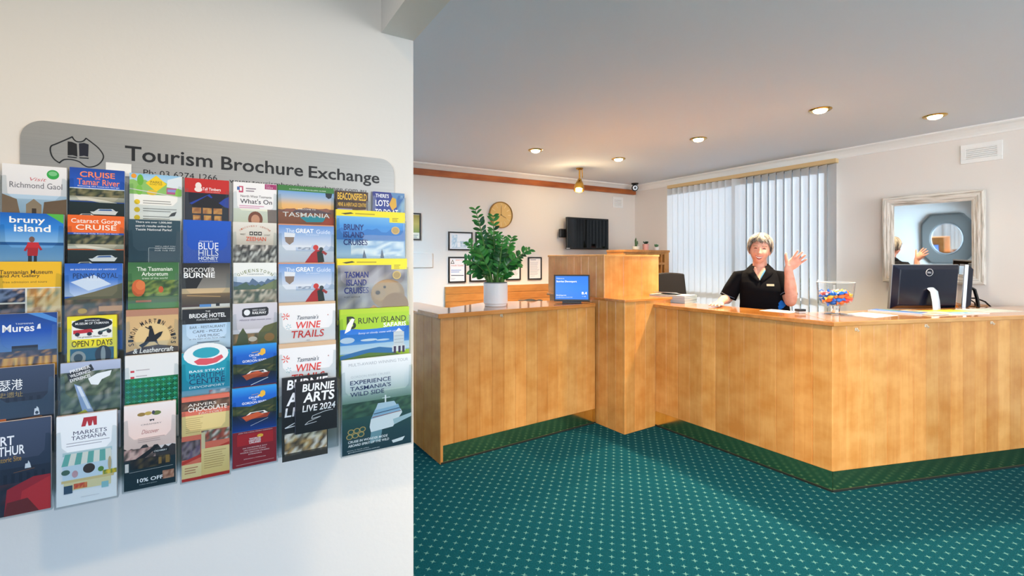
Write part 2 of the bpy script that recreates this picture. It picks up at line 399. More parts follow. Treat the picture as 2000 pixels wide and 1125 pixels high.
# --- main desk, two faces meeting at the near corner
R0 = Vector((1.9325, 2.871, 0)); R1 = Vector((1.2117, 4.0247, 0)); tr = (R1-R0).normalized(); nr = Vector((tr.y, -tr.x, 0)); nr = nr if nr.x < 0 else -nr
R2 = R0+Vector((.973, .229, 0)).normalized()*2.50; ts = (R2-R0).normalized(); ns = Vector((ts.y, -ts.x, 0))
t = thing('reception_counter', 'large angled maple counter with mirror kickboard in front of the smiling receptionist', 'counter', R0)
m = MB(); planks(m, R0, R1, nr, ZK, ZU, .109, seed=41, spread=.22); m.build('front_panel', M_ply, t, smooth=0)
m = MB(); planks(m, R0, R2, ns, ZK, ZU, .104, seed=45, spread=.18); m.build('front_panel', M_ply, t, smooth=0)
m = MB()
m.prism(poly2([R0-nr*.021-ns*.03, R1-nr*.021, R1-nr*.05, R0-nr*.05-ns*.06]), .02, ZU-.01); m.prism(poly2([R0-ns*.021+ts*.03, R2-ns*.021, R2-ns*.05, R0-ns*.05+ts*.05]), .02, ZU-.01)
m.build('carcass', M_dark, t, smooth=0)
m = MB(); m.prism(poly2([R0, R1, R1-nr*.006, R0-nr*.006-ns*.006]), .012, ZK-.001); m.build('kickboard', M_kick, t, smooth=0)
m = MB(); m.prism(poly2([R0+ts*.002, R2, R2-ns*.006, R0-ns*.006+ts*.004]), .012, ZK-.001); m.build('kickboard', M_kick, t, smooth=0)
m = MB(); m.prism(poly2([R0+nr*.004, R1+nr*.004, R1, R0]), 0, .012); m.prism(poly2([R0+ns*.004, R2+ns*.004, R2, R0]), 0, .012); m.build('kick_strip', D.materials['dark_strip'], t, smooth=0)
m = MB(); i0 = R0-nr*.30+ts*.12
m.prism(poly2([R0-nr*.06-ns*.09+ts*.05, R1-nr*.06, R1-nr*.45, R0-nr*.45+tr*.75, R0+ts*.9-ns*.8, R2+T2*.85-ts*.03, R2+T2*.10-ts*.03]), .70, .73)
m.build('work_surface', M_shelf, t, smooth=0)
# top: mitred at the corner
ov = .028
k0 = R0+(nr+ns)*(ov/(1+nr.dot(ns))); DL = .34; DR = .46
# inner corner of the two back edges
def isect(p, d, q, e):
    den = d.x*e.y-d.y*e.x; s = ((q.x-p.x)*e.y-(q.y-p.y)*e.x)/den; return p+d*s
ki = isect(R0-nr*DL, tr, R0-ns*DR, ts)
e1 = R1+nr*ov+tr*-.0; e2 = R2+ns*ov
m = MB(); m.prism(poly2([k0, e1, R1-nr*DL, ki]), ZU, ZT)
o = m.build('worktop', M_top, loc=k0+UP*ZU, smooth=0, bevel=.005, seg=3); tag(o, 'orange timber worktop wing between the booklet pile and the sweets bowl', 'worktop')
m = MB(); m.prism(poly2([k0, e2, R2+T2*(DR/.945), ki]), ZU, ZT)
o = m.build('worktop', M_topr, loc=k0+UP*ZU, smooth=0, bevel=.005, seg=3); tag(o, 'pale timber worktop under the monitors, brochures and loose papers', 'worktop')
# clear adhesive hooks under the worktop edges
def hook(p, n, lab):
    mb = MB(); tt = Vector((-n.y, n.x, 0)); mb.box(p+n*.002, tt*.011, n*.002, UP*.009); mb.tube([p+n*.004+UP*.004, p+n*.012-UP*.002, p+n*.014-UP*.012, p+n*.020-UP*.004], [.004]*4, n=8)
    tag(mb.build('adhesive_hook', clearhook, loc=p, smooth=40, bevel=.001), lab, 'hook', 'clear hooks under the counter edges')
clearhook = mat('frosted_plastic', 'e6d8c0', .25, 0)
for u, v, bs, tn, nn, lb in ((1672, 643, R0, ts, ns, 'clear stick-on hook under the worktop nearest the desk corner'), (1808, 636, R0, ts, ns, 'clear stick-on hook under the worktop below the yellow brochure'),
                         (1936, 630, R0, ts, ns, 'clear stick-on hook under the worktop farthest from the desk corner'), (979, 616, L0, tl, nl, 'clear stick-on hook under the worktop below the white plant pot')):
    s, p = hit(bs, tn, u); hook(Vector((p.x, p.y, zat(p.y, v))), nn, lb)

# ------------------------------------------------------------------ lettering and printed artwork
_tc = {}
def glyphs(txt, bold=0, shear=0):
    k = (txt, bold, shear)
    if k not in _tc:
        c = D.curves.new('lettering', 'FONT'); c.body = txt; c.size = 1; c.resolution_u = 3; c.offset = .0085*bold; c.shear = shear; c.align_x = 'LEFT'
        o = D.objects.new('lettering', c); COL.objects.link(o)
        dg = bpy.context.evaluated_depsgraph_get(); me = D.meshes.new_from_object(o.evaluated_get(dg))
        V = [(v.co.x, v.co.y) for v in me.vertices]; Fc = [tuple(p.vertices) for p in me.polygons]
        D.objects.remove(o); D.curves.remove(c); D.meshes.remove(me)
        if V:
            x0 = min(v[0] for v in V); x1 = max(v[0] for v in V); y0 = min(v[1] for v in V); y1 = max(v[1] for v in V)
            V = [((x-x0)/max(x1-x0, 1e-6)-.5, (y-y0)/max(y1-y0, 1e-6)-.5) for x, y in V]
        _tc[k] = (V, Fc)
    return _tc[k]
class Art:                                                        # flat print on a sheet: x 0..1 left to right, y 0..1 top to bottom
    def __init__(s, mb, O, X, Y, N, mat=0, step=.00006):
        s.mb = mb; s.O = Vector(O); s.X = Vector(X); s.Y = Vector(Y); s.N = Vector(N); s.k = 1; s.mat = mat; s.step = step
    def P(s, x, y): return s.O+s.X*x+s.Y*y+s.N*(s.k*s.step)
    def poly(s, pts, col):
        n = len(pts); ar = sum(pts[j][0]*pts[(j+1) % n][1]-pts[(j+1) % n][0]*pts[j][1] for j in range(n))
        s.mb.face([s.P(*p) for p in (pts if ar < 0 else pts[::-1])], hx(col), s.mat); s.k += 1
    def r(s, x0, y0, x1, y1, col): s.poly([(x0, y0), (x1, y0), (x1, y1), (x0, y1)], col)
    def g(s, x0, y0, x1, y1, *cs):                                # vertical blend of inks
        n = len(cs)-1; cs = [hx(c) for c in cs]
        for i in range(n):
            a = y0+(y1-y0)*i/n; b = y0+(y1-y0)*(i+1)/n
            s.mb.face([s.P(x0, b), s.P(x1, b), s.P(x1, a), s.P(x0, a)], [cs[i+1], cs[i+1], cs[i], cs[i]], s.mat)
        s.k += 1
    def c(s, x, y, rx, ry, col, n=20): s.poly([(x+rx*math.cos(2*math.pi*i/n), y+ry*math.sin(2*math.pi*i/n)) for i in range(n)], col)
    def t(s, txt, x, y, w, h, col, bold=1, shear=0, rot=0):
        V, Fc = glyphs(txt, bold, shear); cl = hx(col); cr = math.cos(rot); sr = math.sin(rot)
        i = s.mb.vs([s.P(x+(a*w*cr+b*h*sr), y-(b*h*cr-a*w*sr*1.0)) for a, b in V])
        for f in Fc: s.mb.fi([i[q] for q in f], cl, s.mat)
        s.k += 1
    def n(s, x0, y0, x1, y1, cols, nx=14, ny=8, seed=1):         # mottled photograph
        r = random.Random(seed); cs = [hx(c) for c in cols]
        gr = [[r.choice(cs) for _ in range(nx+1)] for _ in range(ny+1)]
        for j in range(ny):
            for i in range(nx):
                xa = x0+(x1-x0)*i/nx; xb = x0+(x1-x0)*(i+1)/nx; ya = y0+(y1-y0)*j/ny; yb = y0+(y1-y0)*(j+1)/ny
                s.mb.face([s.P(xa, yb), s.P(xb, yb), s.P(xb, ya), s.P(xa, ya)], [gr[j+1][i], gr[j+1][i+1], gr[j][i+1], gr[j][i]], s.mat)
        s.k += 1
    def m(s, ya, yb, y1, col, seed=1, x0=0, x1=1, n=14):         # ridge line between ya and yb, filled down to y1
        r = random.Random(seed); pts = [(x0+(x1-x0)*i/n, ya+(yb-ya)*r.random()) for i in range(n+1)]
        for a, b in zip(pts, pts[1:]): s.mb.face([s.P(a[0], y1), s.P(b[0], y1), s.P(*b), s.P(*a)], hx(col), s.mat)
        s.k += 1
    def ln(s, x0, y0, x1, y1, w, col):
        lx, ly = s.X.length, s.Y.length; dx, dy = (x1-x0)*lx, (y1-y0)*ly; L = math.hypot(dx, dy) or 1; px, py = -dy/L*w/2, dx/L*w/2*lx/ly
        s.poly([(x0+px, y0+py), (x1+px, y1+py), (x1-px, y1-py), (x0-px, y0-py)], col)
    def lines(s, x0, y0, x1, k, dy, col, h=.012, seed=1):        # lines of small print
        r = random.Random(seed)
        for i in range(k): s.r(x0, y0+i*dy, x1-(x1-x0)*.25*r.random(), y0+i*dy+h, col)
    def boat(s, x, y, w, h, hull, up='f4f4f4', win='23405e'):
        s.poly([(x-w/2, y), (x+w/2, y-h*.15), (x+w*.40, y+h*.35), (x-w*.38, y+h*.35)], hull)
        s.poly([(x-w*.36, y-h*.02), (x-w*.2, y-h*.4), (x+w*.3, y-h*.45), (x+w*.42, y-h*.15)], up)
        s.poly([(x-w*.22, y-h*.16), (x-w*.15, y-h*.33), (x+w*.25, y-h*.38), (x+w*.3, y-h*.2)], win)

# ------------------------------------------------------------------ brushed metal sign
def brushed():
    m, nt, b = nodes('brushed_aluminium'); L = nt.links
    tc = nt.nodes.new('ShaderNodeTexCoord'); mp = nt.nodes.new('ShaderNodeMapping'); mp.inputs['Rotation'].default_value = (0, 0, -math.atan2(.527, .85)); mp.inputs['Scale'].default_value = (2, 2, 400)
    n = nt.nodes.new('ShaderNodeTexNoise'); n.inputs['Scale'].default_value = 3; L.new(tc.outputs['Object'], mp.inputs[0]); L.new(mp.outputs[0], n.inputs[0])
    cr = nt.nodes.new('ShaderNodeValToRGB'); cr.color_ramp.elements[0].color = (.33, .33, .32, 1); cr.color_ramp.elements[1].color = (.46, .455, .44, 1); L.new(n.outputs[0], cr.inputs[0]); L.new(cr.outputs[0], b.inputs['Base Color'])
    b.inputs['Metallic'].default_value = .75; b.inputs['Roughness'].default_value = .42; return m
XR = -TP                                                          # left-to-right along the partition
sa, pa = hit(P0, TP, 42); sc_, pc = hit(P0, TP, 768)
zt = zat(pa.y, 232); SL = (pc-pa).length; SH = .30
rc = .045; arc = lambda cx, cz, a0: [(cx+rc*math.cos(a0+i*math.pi/32), cz+rc*math.sin(a0+i*math.pi/32)) for i in range(17)]
out = arc(SL-rc, -rc, 0)+arc(rc, -rc, math.pi/2)+arc(rc, -SH+rc, math.pi)+arc(SL-rc, -SH+rc, 3*math.pi/2)
m = MB(); o3 = lambda x, z, d: pa+XR*x+UP*(zt+z)+NP*d
f = m.vs([o3(x, z, .008) for x, z in out]); bk = m.vs([o3(x, z, .002) for x, z in out])
m.fi(f); m.fi(bk[::-1])
for i in range(len(f)): j = (i+1) % len(f); m.fi((f[j], f[i], bk[i], bk[j]))
t = m.build('brochure_sign', brushed(), loc=o3(SL/2, -SH/2, .004), smooth=30); tag(t, 'brushed silver sign reading Tourism Brochure Exchange on the cream wall', 'sign')
m = MB()
a = Art(m, o3(0, 0, .0085), XR*SL, UP*-SH, NP)
def sx(u, v): s, p = hit(P0, TP, u, NP*.009); q = p-pa; return q.dot(XR)/SL, -(zat(p.y, v)-zt)/SH
def sbox(txt, u0, v0, u1, v1, hpx, bold=0):
    x0, y0 = sx(u0, v0); x1, y1 = sx(u1, v1); xm = sx((u0+u1)/2, 0)[0]
    ym = (y0+y1)/2; s, p = hit(P0, TP, (u0+u1)/2); h = hpx*p.y/F/SH
    a.t(txt, (x0+x1)/2, ym, x1-x0, h, '12151a', bold)
sbox('Tourism', 244, 298, 415, 315, 28, 1.6); sbox('Brochure', 432, 317, 592, 334, 25, 1.6); sbox('Exchange', 603, 338, 741, 352, 29, 1.6)
sbox('Ph: 03 6274 1266', 280, 337, 424, 347, 11); sbox('www.tourismbrochureexchange.com.au', 448, 354, 715, 374, 10)
m.build('lettering', M_print, t, smooth=0)
m = MB(); a = Art(m, o3(0, 0, .0085), XR*SL, UP*-SH, NP)
og = [(98,293),(100,285),(109,281),(130,272),(141,267),(144,272),(149,276),(156,277),(163,275),(168,270),(180,279),(191,288),(199,298),(202,306),(199,314),(192,321),(183,325),(172,326),(163,322),(155,316),(143,312),(132,311),(124,312),(118,316),(116,318),(107,312),(101,304)]
sharp = {(141,267), (168,270), (116,318)}                           # corners of the outline; the rest is curved
def smooth_loop(pts):
    out = []; n = len(pts)
    for i in range(n):
        p0, p1, p2, p3 = pts[i-1], pts[i], pts[(i+1) % n], pts[(i+2) % n]
        if p1 in sharp: p0 = p1
        if p2 in sharp: p3 = p2
        for k in range(5):
            t_ = k/5; out.append(tuple(.5*((2*q1)+(-q0+q2)*t_+(2*q0-5*q1+4*q2-q3)*t_*t_+(-q0+3*q1-3*q2+q3)*t_**3) for q0, q1, q2, q3 in zip(p0, p1, p2, p3)))
    return out
og = [sx(*p) for p in smooth_loop(og)]
for p, q in zip(og, og[1:]+og[:1]): a.ln(p[0], p[1], q[0], q[1], .0030, '15181c'); a.k -= 1
a.k += 1
for p in og: a.c(p[0], p[1], .0015, .0015*SL/SH, '15181c', 8); a.k -= 1
a.k += 1
a.poly([sx(*p) for p in ((132,276),(140,277),(150,281),(151,306),(142,303),(132,303))], '0b0d14'); a.poly([sx(*p) for p in ((154,280),(164,279),(173,282),(172,306),(164,304),(155,305))], '0f1226')
a.ln(*sx(132,306), *sx(150,308), .003, '15181c'); a.ln(*sx(155,308), *sx(173,309), .003, '15181c')
m.build('emblem', M_print, t, smooth=0)
x0, y0 = sx(212, 322); m = MB(); pq = wp(232, 331, .0100); m.box(pq, XR*.0255, NP*.0007, UP*.016)
tag(m.build('sticker', M_paper, loc=pq, smooth=0), 'small white paper sticker on the lower edge of the metal sign', 'sticker')

# ------------------------------------------------------------------ brochure racks
def holder(c, X, Wd, z0, z1, zf, dth, name, lab, grp):             # clear pocket: c front-centre line of the contents, zf height of the front lip
    mb = MB(); h = Wd/2; th = .0013
    def pl(xc, zc, dc, hx_, hz, hd): mb.box(c+X*xc+NP*dc+UP*zc, X*hx_, NP*hd, UP*hz)
    pl(0, (z0+z1)/2, -dth-.0022, h, (z1-z0)/2, th/2)               # back
    pl(0, z0-.0012, -dth/2, h, .0012, dth/2+.003)                   # floor
    for sgn in (-1, 1): pl(sgn*h, (z0+zf)/2, -dth/2, th/2, (zf-z0)/2, dth/2+.003)
    # front with a scooped upper edge
    lip = .0105; low = zf-(zf-z0)*.28; d = .0024
    pts = [(-h, z0), (h, z0), (h, zf-.006), (h-.006, zf), (h-lip, zf), (h-lip-.002, low+.012), (h-lip-.012, low), (-h+lip+.012, low), (-h+lip+.002, low+.012), (-h+lip, zf), (-h+.006, zf), (-h, zf-.006)]
    k = len(pts); half = k//2
    fr = mb.vs([c+X*x+UP*z+NP*(d+th) for x, z in pts]); bk = mb.vs([c+X*x+UP*z+NP*d for x, z in pts])
    quads = [(0, 1, 6, 7), (1, 2, 3, 4), (1, 4, 5, 6), (0, 7, 8, 9), (0, 9, 10, 11)]
    for q in quads: mb.fi([fr[i] for i in q]); mb.fi([bk[i] for i in q][::-1])
    for i in range(k): j = (i+1) % k; mb.fi((fr[j], fr[i], bk[i], bk[j]))
    tag(mb.build(name, M_acryl, loc=c+UP*z0, smooth=0), lab, 'brochure holder', grp)

COLN = ['leftmost', 'second', 'third', 'fourth', 'fifth', 'sixth', 'widest']
ROWN = ['top', 'second', 'third', 'fourth', 'fifth', 'bottom']
def brochure(ci, ri, xl, xr, yt, yb, paper, edge, label, art, last=False, pocket=True, th=.011, dd=0, pw=None, lastrow=None, zr=0, name='brochure'):
    d = .02+.0165*(ri if lastrow is None else lastrow)+dd
    off = NP*d; _, pl = hit(P0, TP, xl, off); _, pr = hit(P0, TP, xr, off); _, pm = hit(P0, TP, (xl+xr)/2, off)
    Wd = (pr-pl).length; c = (pl+pr)/2; X = XR
    z1 = zat(pm.y, yt); zv = zat(pm.y, yb)
    z0 = zv if last else min(zv-.03, z1-min(Wd*2.05, .215)) if Wd < .13 else (zv if last else z1-.205)
    mb = MB(); e = hx(edge); pp = hx(paper)
    nlay = 4
    for i in range(nlay):                                          # sheaf of folded leaflets
        a = -th+th*i/nlay; b_ = -th+th*(i+.85)/nlay if i < nlay-1 else 0
        sh = .0008*((i*7) % 3-1) if i < nlay-1 else 0; dz = .0016*((i*5) % 3)/2 if i < nlay-1 else 0
        mb.box(c+X*sh+NP*((a+b_)/2)+UP*((z0+z1-dz)/2), X*(Wd/2), NP*((b_-a)/2), UP*((z1-dz-z0)/2), e if i < nlay-1 else pp)
    ar = Art(mb, c-X*Wd/2+UP*z1, X*Wd, UP*(zv-z1), NP)
    art(ar)
    o = mb.build(name, M_print, loc=c+UP*z0, smooth=0); tag(o, label, 'brochure', 'tourist brochures on the wall rack')
    if pocket:
        hw = pw or Wd+.006
        row = ('bottom' if last else ROWN[ri])
        holder(c, X, hw, z0-.002, z1-.012, z1-.028 if not last else z1-.035, th, 'brochure_holder', 'clear plastic pocket, %s of the %s column of the wall rack' % (row, COLN[ci]), 'clear brochure pockets')
    return o
# cover artwork ---------------------------------------------------
def c_gaol(a):
    a.g(0, 0, 1, .62, 'f2f1f3', 'e6e5ea'); a.c(.78, .17, .10, .10, '2fa84a'); a.c(.78, .15, .07, .05, '7cc98a'); a.t('Visit', .55, .29, .26, .07, 'cf6a72', 0, .3); a.t('Richmond Gaol', .52, .42, .82, .12, '6a6a72', 0)
    a.g(0, .62, 1, 1.2, 'b9d3ea', '8fb0c8'); a.poly([(0, .62), (.22, .72), (.3, 1.2), (0, 1.2)], '8c7259'); a.poly([(1, .68), (.64, .76), (.6, 1.2), (1, 1.2)], '7d6248'); a.poly([(.36, .82), (.48, .70), (.6, .82), (.6, 1.2), (.36, 1.2)], 'a58e73'); a.r(.45, .9, .52, 1.2, '4a3a2c'); a.r(0, 1.02, 1, 1.3, '93795c')
def c_island(a):
    a.g(0, 0, 1, .62, '0a63c4', '2b86dc', '8cc0ea'); a.poly([(.72, 0), (1, 0), (1, .2)], '55b948'); a.t('bruny', .42, .16, .56, .17, 'ffffff', 2); a.t('island', .50, .31, .58, .15, 'ffffff', 2)
    a.r(0, .6, 1, .66, '1c5b9c'); a.g(0, .66, 1, 1.4, '5d9cd6', '9cc4e4'); a.poly([(.42, .6), (.6, .6), (.58, .88), (.42, .88)], 'c9262c'); a.c(.49, .54, .045, .06, '7a5546'); a.r(.43, .88, .49, 1.0, '2e3440'); a.r(.52, .88, .57, 1.0, '2e3440'); a.ln(.44, .64, .38, .78, .04, 'c9262c'); a.ln(.58, .64, .64, .76, .04, 'c9262c')
def c_museum(a):
    a.r(0, 0, 1, .5, 'f6bf13'); a.t('Tasmanian Museum', .44, .20, .84, .08, '5a4208', 2); a.t('and Art Gallery', .34, .28, .62, .08, '5a4208', 2); a.t('free admission and tours', .42, .39, .7, .04, '7a5c10', 0)
    a.r(0, .5, 1, 1.3, 'e8e4da'); a.n(0, .52, .42, .78, ['2c3550', '7f8fb0', 'c9a58e', '1d2030', '5a6a8a'], 6, 5, 3); a.n(0, .81, .42, 1.2, ['1a1816', '4a3a32', '8a6a5a'], 6, 5, 4); a.n(.45, .52, 1, 1.2, ['d9b777', 'e8cf9a', 'a8783a', 'c58a3a', '8f9a80'], 8, 7, 5)
def c_harbour(a):
    a.g(0, 0, 1, .7, '1a3f86', '1450b4', '5a86c0'); a.poly([(.5, 0), (.75, 0), (1, .12), (1, .2)], '4f8fd8'); a.t('Mures', .36, .27, .52, .14, 'f4f6fa', 2); a.t('TASMANIA', .46, .19, .3, .03, 'd8e4f2', 0); a.poly([(.66, .3), (.68, .22), (.72, .2), (.73, .3)], 'e8eef6')
    a.r(.25, .6, .68, .74, '2a2c38'); a.n(0, .70, 1, .82, ['2a2430', 'b07a3c', '5a4a52', '3a3440'], 14, 3, 6); a.n(0, .82, 1, 1.2, ['e0a73a', '7a5522', 'f2c65c', '3a3038', 'c98a2c'], 22, 2, 7)
def port(cjk):
    def f(a):
        a.g(0, 0, 1, .55, '3b4660', '2c3448'); a.r(0, .50, 1, 1.0, '252b3c')
        if cjk: a.t('亚瑟港', .18, .32, .58, .2, 'ffffff', 0); a.t('历史遗址', .2, .50, .54, .10, 'a08a50', 0)
        else: a.t('PORT', .12, .20, .5, .10, 'f2f4f8', 2); a.t('ARTHUR', .22, .31, .66, .10, 'f2f4f8', 2); a.t('Historic Site', .26, .40, .46, .055, 'b08a3c', 1)
        for i in range(7): a.r(.06+.13*i, .56, .12+.13*i, .70, '1a2030'); 
        y = .80 if cjk else .43
        if cjk:
            a.poly([(.66, .92), (.67, .80), (.70, .80), (.71, .76), (.74, .80), (.76, .92)], 'e9edf4'); a.c(.71, .88, .03, .03, '252b3c'); a.ln(.45, .97, .8, .95, .012, 'c07a3a'); a.r(0, .93, .2, 1.0, 'e0742c')
        else:
            a.poly([(.55, .52), (.56, .47), (.60, .47), (.61, .44), (.64, .47), (.66, .52)], 'e9edf4'); a.ln(.36, .55, .72, .53, .006, 'c07a3a'); a.r(0, .60, .13, .70, 'e0742c')
            a.n(.0, .66, 1, 1, ['2a2a38', '3a3040', '4a2a30', '20242e'], 8, 6, 9); a.poly([(.25, .72), (.7, .62), (1, .62), (1, 1), (.2, 1)], 'a3202a'); a.poly([(.5, .76), (1, .64), (1, 1), (.45, 1)], 'c22c30'); a.poly([(.25, .86), (.6, .84), (.8, 1), (.2, 1)], '6e2420')
    return f
def cruise(orange):
    def f(a):
        if orange:
            a.r(0, 0, 1, .36, 'f26a1e'); a.t('Cataract Gorge', .5, .13, .88, .12, 'fff2e6', 1); a.t('CRUISE', .5, .25, .72, .11, 'fff2e6', 1); a.r(0, .36, 1, .40, '2354b8'); a.t('departing daily from the basin', .5, .38, .8, .025, 'ffffff', 0)
            y = .40
        else:
            a.g(0, 0, 1, .42, '1348a8', '1a5cc8'); a.t('CRUISE', .5, .13, .64, .12, 'ff8a5c', 2); a.t('the', .5, .21, .1, .05, 'ff8a5c', 0); a.t('Tamar River', .52, .29, .78, .13, 'ff8a5c', 1); a.t('featuring the Cataract Gorge', .52, .385, .76, .035, 'ffffff', 0); a.r(0, .42, 1, .44, 'd8e4f2'); y = .44
        a.n(0, y, 1, .66, ['2e3a2c', '4a5238', '6b6a48', '1e2a26', '88805c'], 16, 5, 21 if orange else 22)
        a.g(0, .60, 1, .70, 'b9b6a2', '9a9884'); a.poly([(0, .64), (.3, .62), (.7, .68), (1, .75), (1, .8), (.6, .73), (.3, .68), (0, .70)], 'd8d6c8')
        a.g(0, .72, 1, 1.3, '23302e', '1b2624', '303c3a'); a.boat(.62, .92 if not orange else .9, .52, .16, 'f2f3f2', 'e8edf2', '2c5fa8'); a.boat(.28, 1.02, .36, .12, 'dfe4e4')
    return f
def c_royal(a):
    a.g(0, 0, 1, .62, '1f5cc0', '3f7ad2', 'b8cfee'); a.poly([(.1, .35), (.5, .22), (.8, .4), (.4, .52)], 'cfdff4'); a.t('PENNY ROYAL', .53, .235, .78, .10, '1a3468', 1); a.t('BE ENTERTAINED BY HISTORY', .5, .115, .8, .028, 'e6eefa', 1); a.t('LAUNCESTON', .53, .32, .3, .025, 'dfe8f6', 0)
    a.poly([(0, .66), (.5, .54), (1, .38), (1, 1.3), (0, 1.3)], '6e6a4e'); a.n(0, .68, 1, 1.2, ['8a6b4a', '6f5a48', 'b08a66', '4f5240', '9a7c5c', '5a4a40'], 12, 7, 8); a.r(.58, .82, 1, .92, 'd2a070'); a.c(.3, .9, .08, .05, 'c8a23a')
def c_open(a):
    a.r(0, 0, 1, 1.4, 'f2e413'); a.r(.09, .09, .91, .50, 'f4f3ec'); a.c(.5, .17, .41, .13, '17181a'); a.t('MOTORCAR', .5, .10, .3, .03, 'f2f2f2', 1); a.t('MUSEUM OF TASMANIA', .5, .16, .68, .05, 'f2f2f2', 1)
    a.poly([(.12, .30), (.48, .28), (.52, .36), (.12, .38)], 'c6262c'); a.c(.2, .39, .05, .04, '20202a'); a.c(.44, .39, .05, .04, '20202a'); a.c(.66, .38, .05, .045, '2a2a30'); a.c(.84, .35, .05, .045, '2a2a30'); a.ln(.66, .36, .84, .30, .04, '3a5a58'); a.t('The greatest Motor Tour', .5, .455, .62, .045, '2a2a2a', 0, .2)
    a.t('OPEN 7 DAYS', .5, .595, .82, .13, '4a3f06', 1); a.r(.06, .70, .94, 1.4, '1f5f78'); a.c(.22, .9, .15, .15, '9aa09a'); a.c(.22, .9, .09, .09, '2a3a3c'); a.c(.72, .86, .17, .2, '16181c'); a.c(.72, .86, .05, .18, '8f9a9a')
def c_wild(a):
    a.g(0, 0, 1, .4, 'b9c3de', 'a9b4ce', '9aa4ae'); a.n(0, .18, 1, 1.0, ['4f6048', '6d7a5e', '3a4a38', '8a8e80', '55644a', '2c3a2c'], 14, 12, 12); a.poly([(.1, .2), (.5, .05), (.55, .16), (.14, .34)], '2a2c30')
    for i, s_ in enumerate(('PREMIER', 'WILDERNESS', 'EXPERIENCES')): a.t(s_, .32, .10+.085*i+.03, .34, .06, 'f4f4f4', 2, 0, -.22)
    a.poly([(.45, .32), (.6, .24), (.85, .2), (.82, .3), (.68, .36), (.62, .46), (.5, .44)], 'eef2f4'); a.poly([(.22, .40), (.34, .46), (.60, 1.1), (.40, 1.1)], '8fa6cc'); a.poly([(.26, .44), (.32, .46), (.5, .9), (.44, .9)], 'd8e2f0'); a.poly([(.2, 1.0), (.4, .9), (.55, 1.1), (.2, 1.1)], 'a8b03a')
def c_market(a):
    a.r(0, 0, 1, 1, 'eef1f4'); a.poly([(.40, .14), (.44, .04), (.66, .04), (.66, .14), (.61, .14), (.59, .08), (.57, .14), (.52, .14), (.50, .08), (.47, .14)], 'b3262c')
    a.t('MARKETS', .55, .205, .56, .045, '3a3a58', 0); a.t('TASMANIA', .53, .26, .58, .045, '3a3a58', 0); a.lines(.16, .31, .9, 2, .03, '8a8a94', .006); a.g(.1, .41, .92, .45, 'c9dfe2', 'b8d4d8')
    for i in range(8): a.poly([(.14+.095*i, .43), (.14+.095*(i+1), .43), (.08+.104*(i+1), .56), (.08+.104*i, .56)], '6fb8ad' if i % 2 == 0 else 'f2efe2')
    a.r(.1, .56, .92, .72, 'cfe2f0'); a.c(.53, .62, .10, .055, '3c2f28'); a.r(.08, .72, .95, .75, 'd9c48a'); a.r(.12, .75, .9, .84, 'e0d6a6'); a.r(.12, .78, .26, .87, '38526a'); a.n(.28, .77, .5, .83, ['d0603a', 'e08a4c', 'c84a3a'], 8, 3, 2); a.n(.76, .67, 1, .72, ['d8b72c', 'f0d040', '6f8f3a'], 8, 2, 3)
    a.r(.74, .8, .86, .87, '8fc4cc'); a.c(.15, .63, .07, .03, '4a6a5a'); a.c(.3, .66, .05, .04, 'c9a0a8'); a.c(.73, .65, .05, .03, '5c8a3c'); a.c(.88, .6, .03, .08, 'c8b48a'); a.t('marketstasmania.com', .55, .93, .3, .012, 'a9b0b8', 0)
def c_parks(a):
    a.r(0, 0, 1, 1.2, 'f3f2ec'); a.g(0, 0, 1, .25, '8fc4ea', 'c8e2f2'); a.m(.12, .24, .45, '8fc36a', 4); a.poly([(.72, .1), (1, 0), (1, .3), (.7, .26)], 'dfe9f0'); a.poly([(.3, .2), (.5, .02), (.7, .2), (.5, .38)], 'f4cf1c'); a.t('PARKS', .5, .17, .22, .05, '7a6a10', 1); a.t('ROAD TRIP', .5, .22, .24, .03, '7a6a10', 0)
    a.c(.2, .14, .06, .12, '6ab53c'); a.c(.18, .36, .06, .11, '7cc24a'); a.c(.08, .06, .05, .05, 'f2a02c'); a.r(.7, .28, .9, .42, 'b95a8a'); a.r(.72, .31, .88, .37, '8f9ad0'); a.c(.93, .4, .06, .12, '8cc850'); a.c(.42, .4, .1, .06, 'e2c02c'); a.r(0, .46, 1, 1.2, 'f5f4ef'); a.ln(0, .34, 1, .48, .02, 'd8d8d0')
    for i in range(3):
        a.c(.14, .62+.17*i, .055, .055, 'e8c61c'); a.lines(.25, .58+.17*i, .92, 2, .05, '9a9a94', .018, i)
    a.poly([(.74, .92), (.8, .84), (.9, .8), (.86, .9)], '3a3a38')
def c_navy(a):
    a.g(0, 0, 1, 1.3, '2c4a58', '24404e', '2e4e5a')
    for i, s_ in enumerate(('There are over 1,000,000', 'search results online for', 'Tassie National Parks!')): a.t(s_, .48, .06+.085*i, .70, .05, 'f2f4f4', 1)
    a.ln(.38, .66, .86, .66, .006, 'b8c8cc'); a.ln(.38, .66, .38, 1.0, .006, 'b8c8cc')
    for i, s_ in enumerate(("WE'LL HELP YOU", 'FIND THE PARKS', 'FOR THE TRIP')): a.t(s_, .70, .62+.05*i, .40, .028, 'cfd8da', 0)
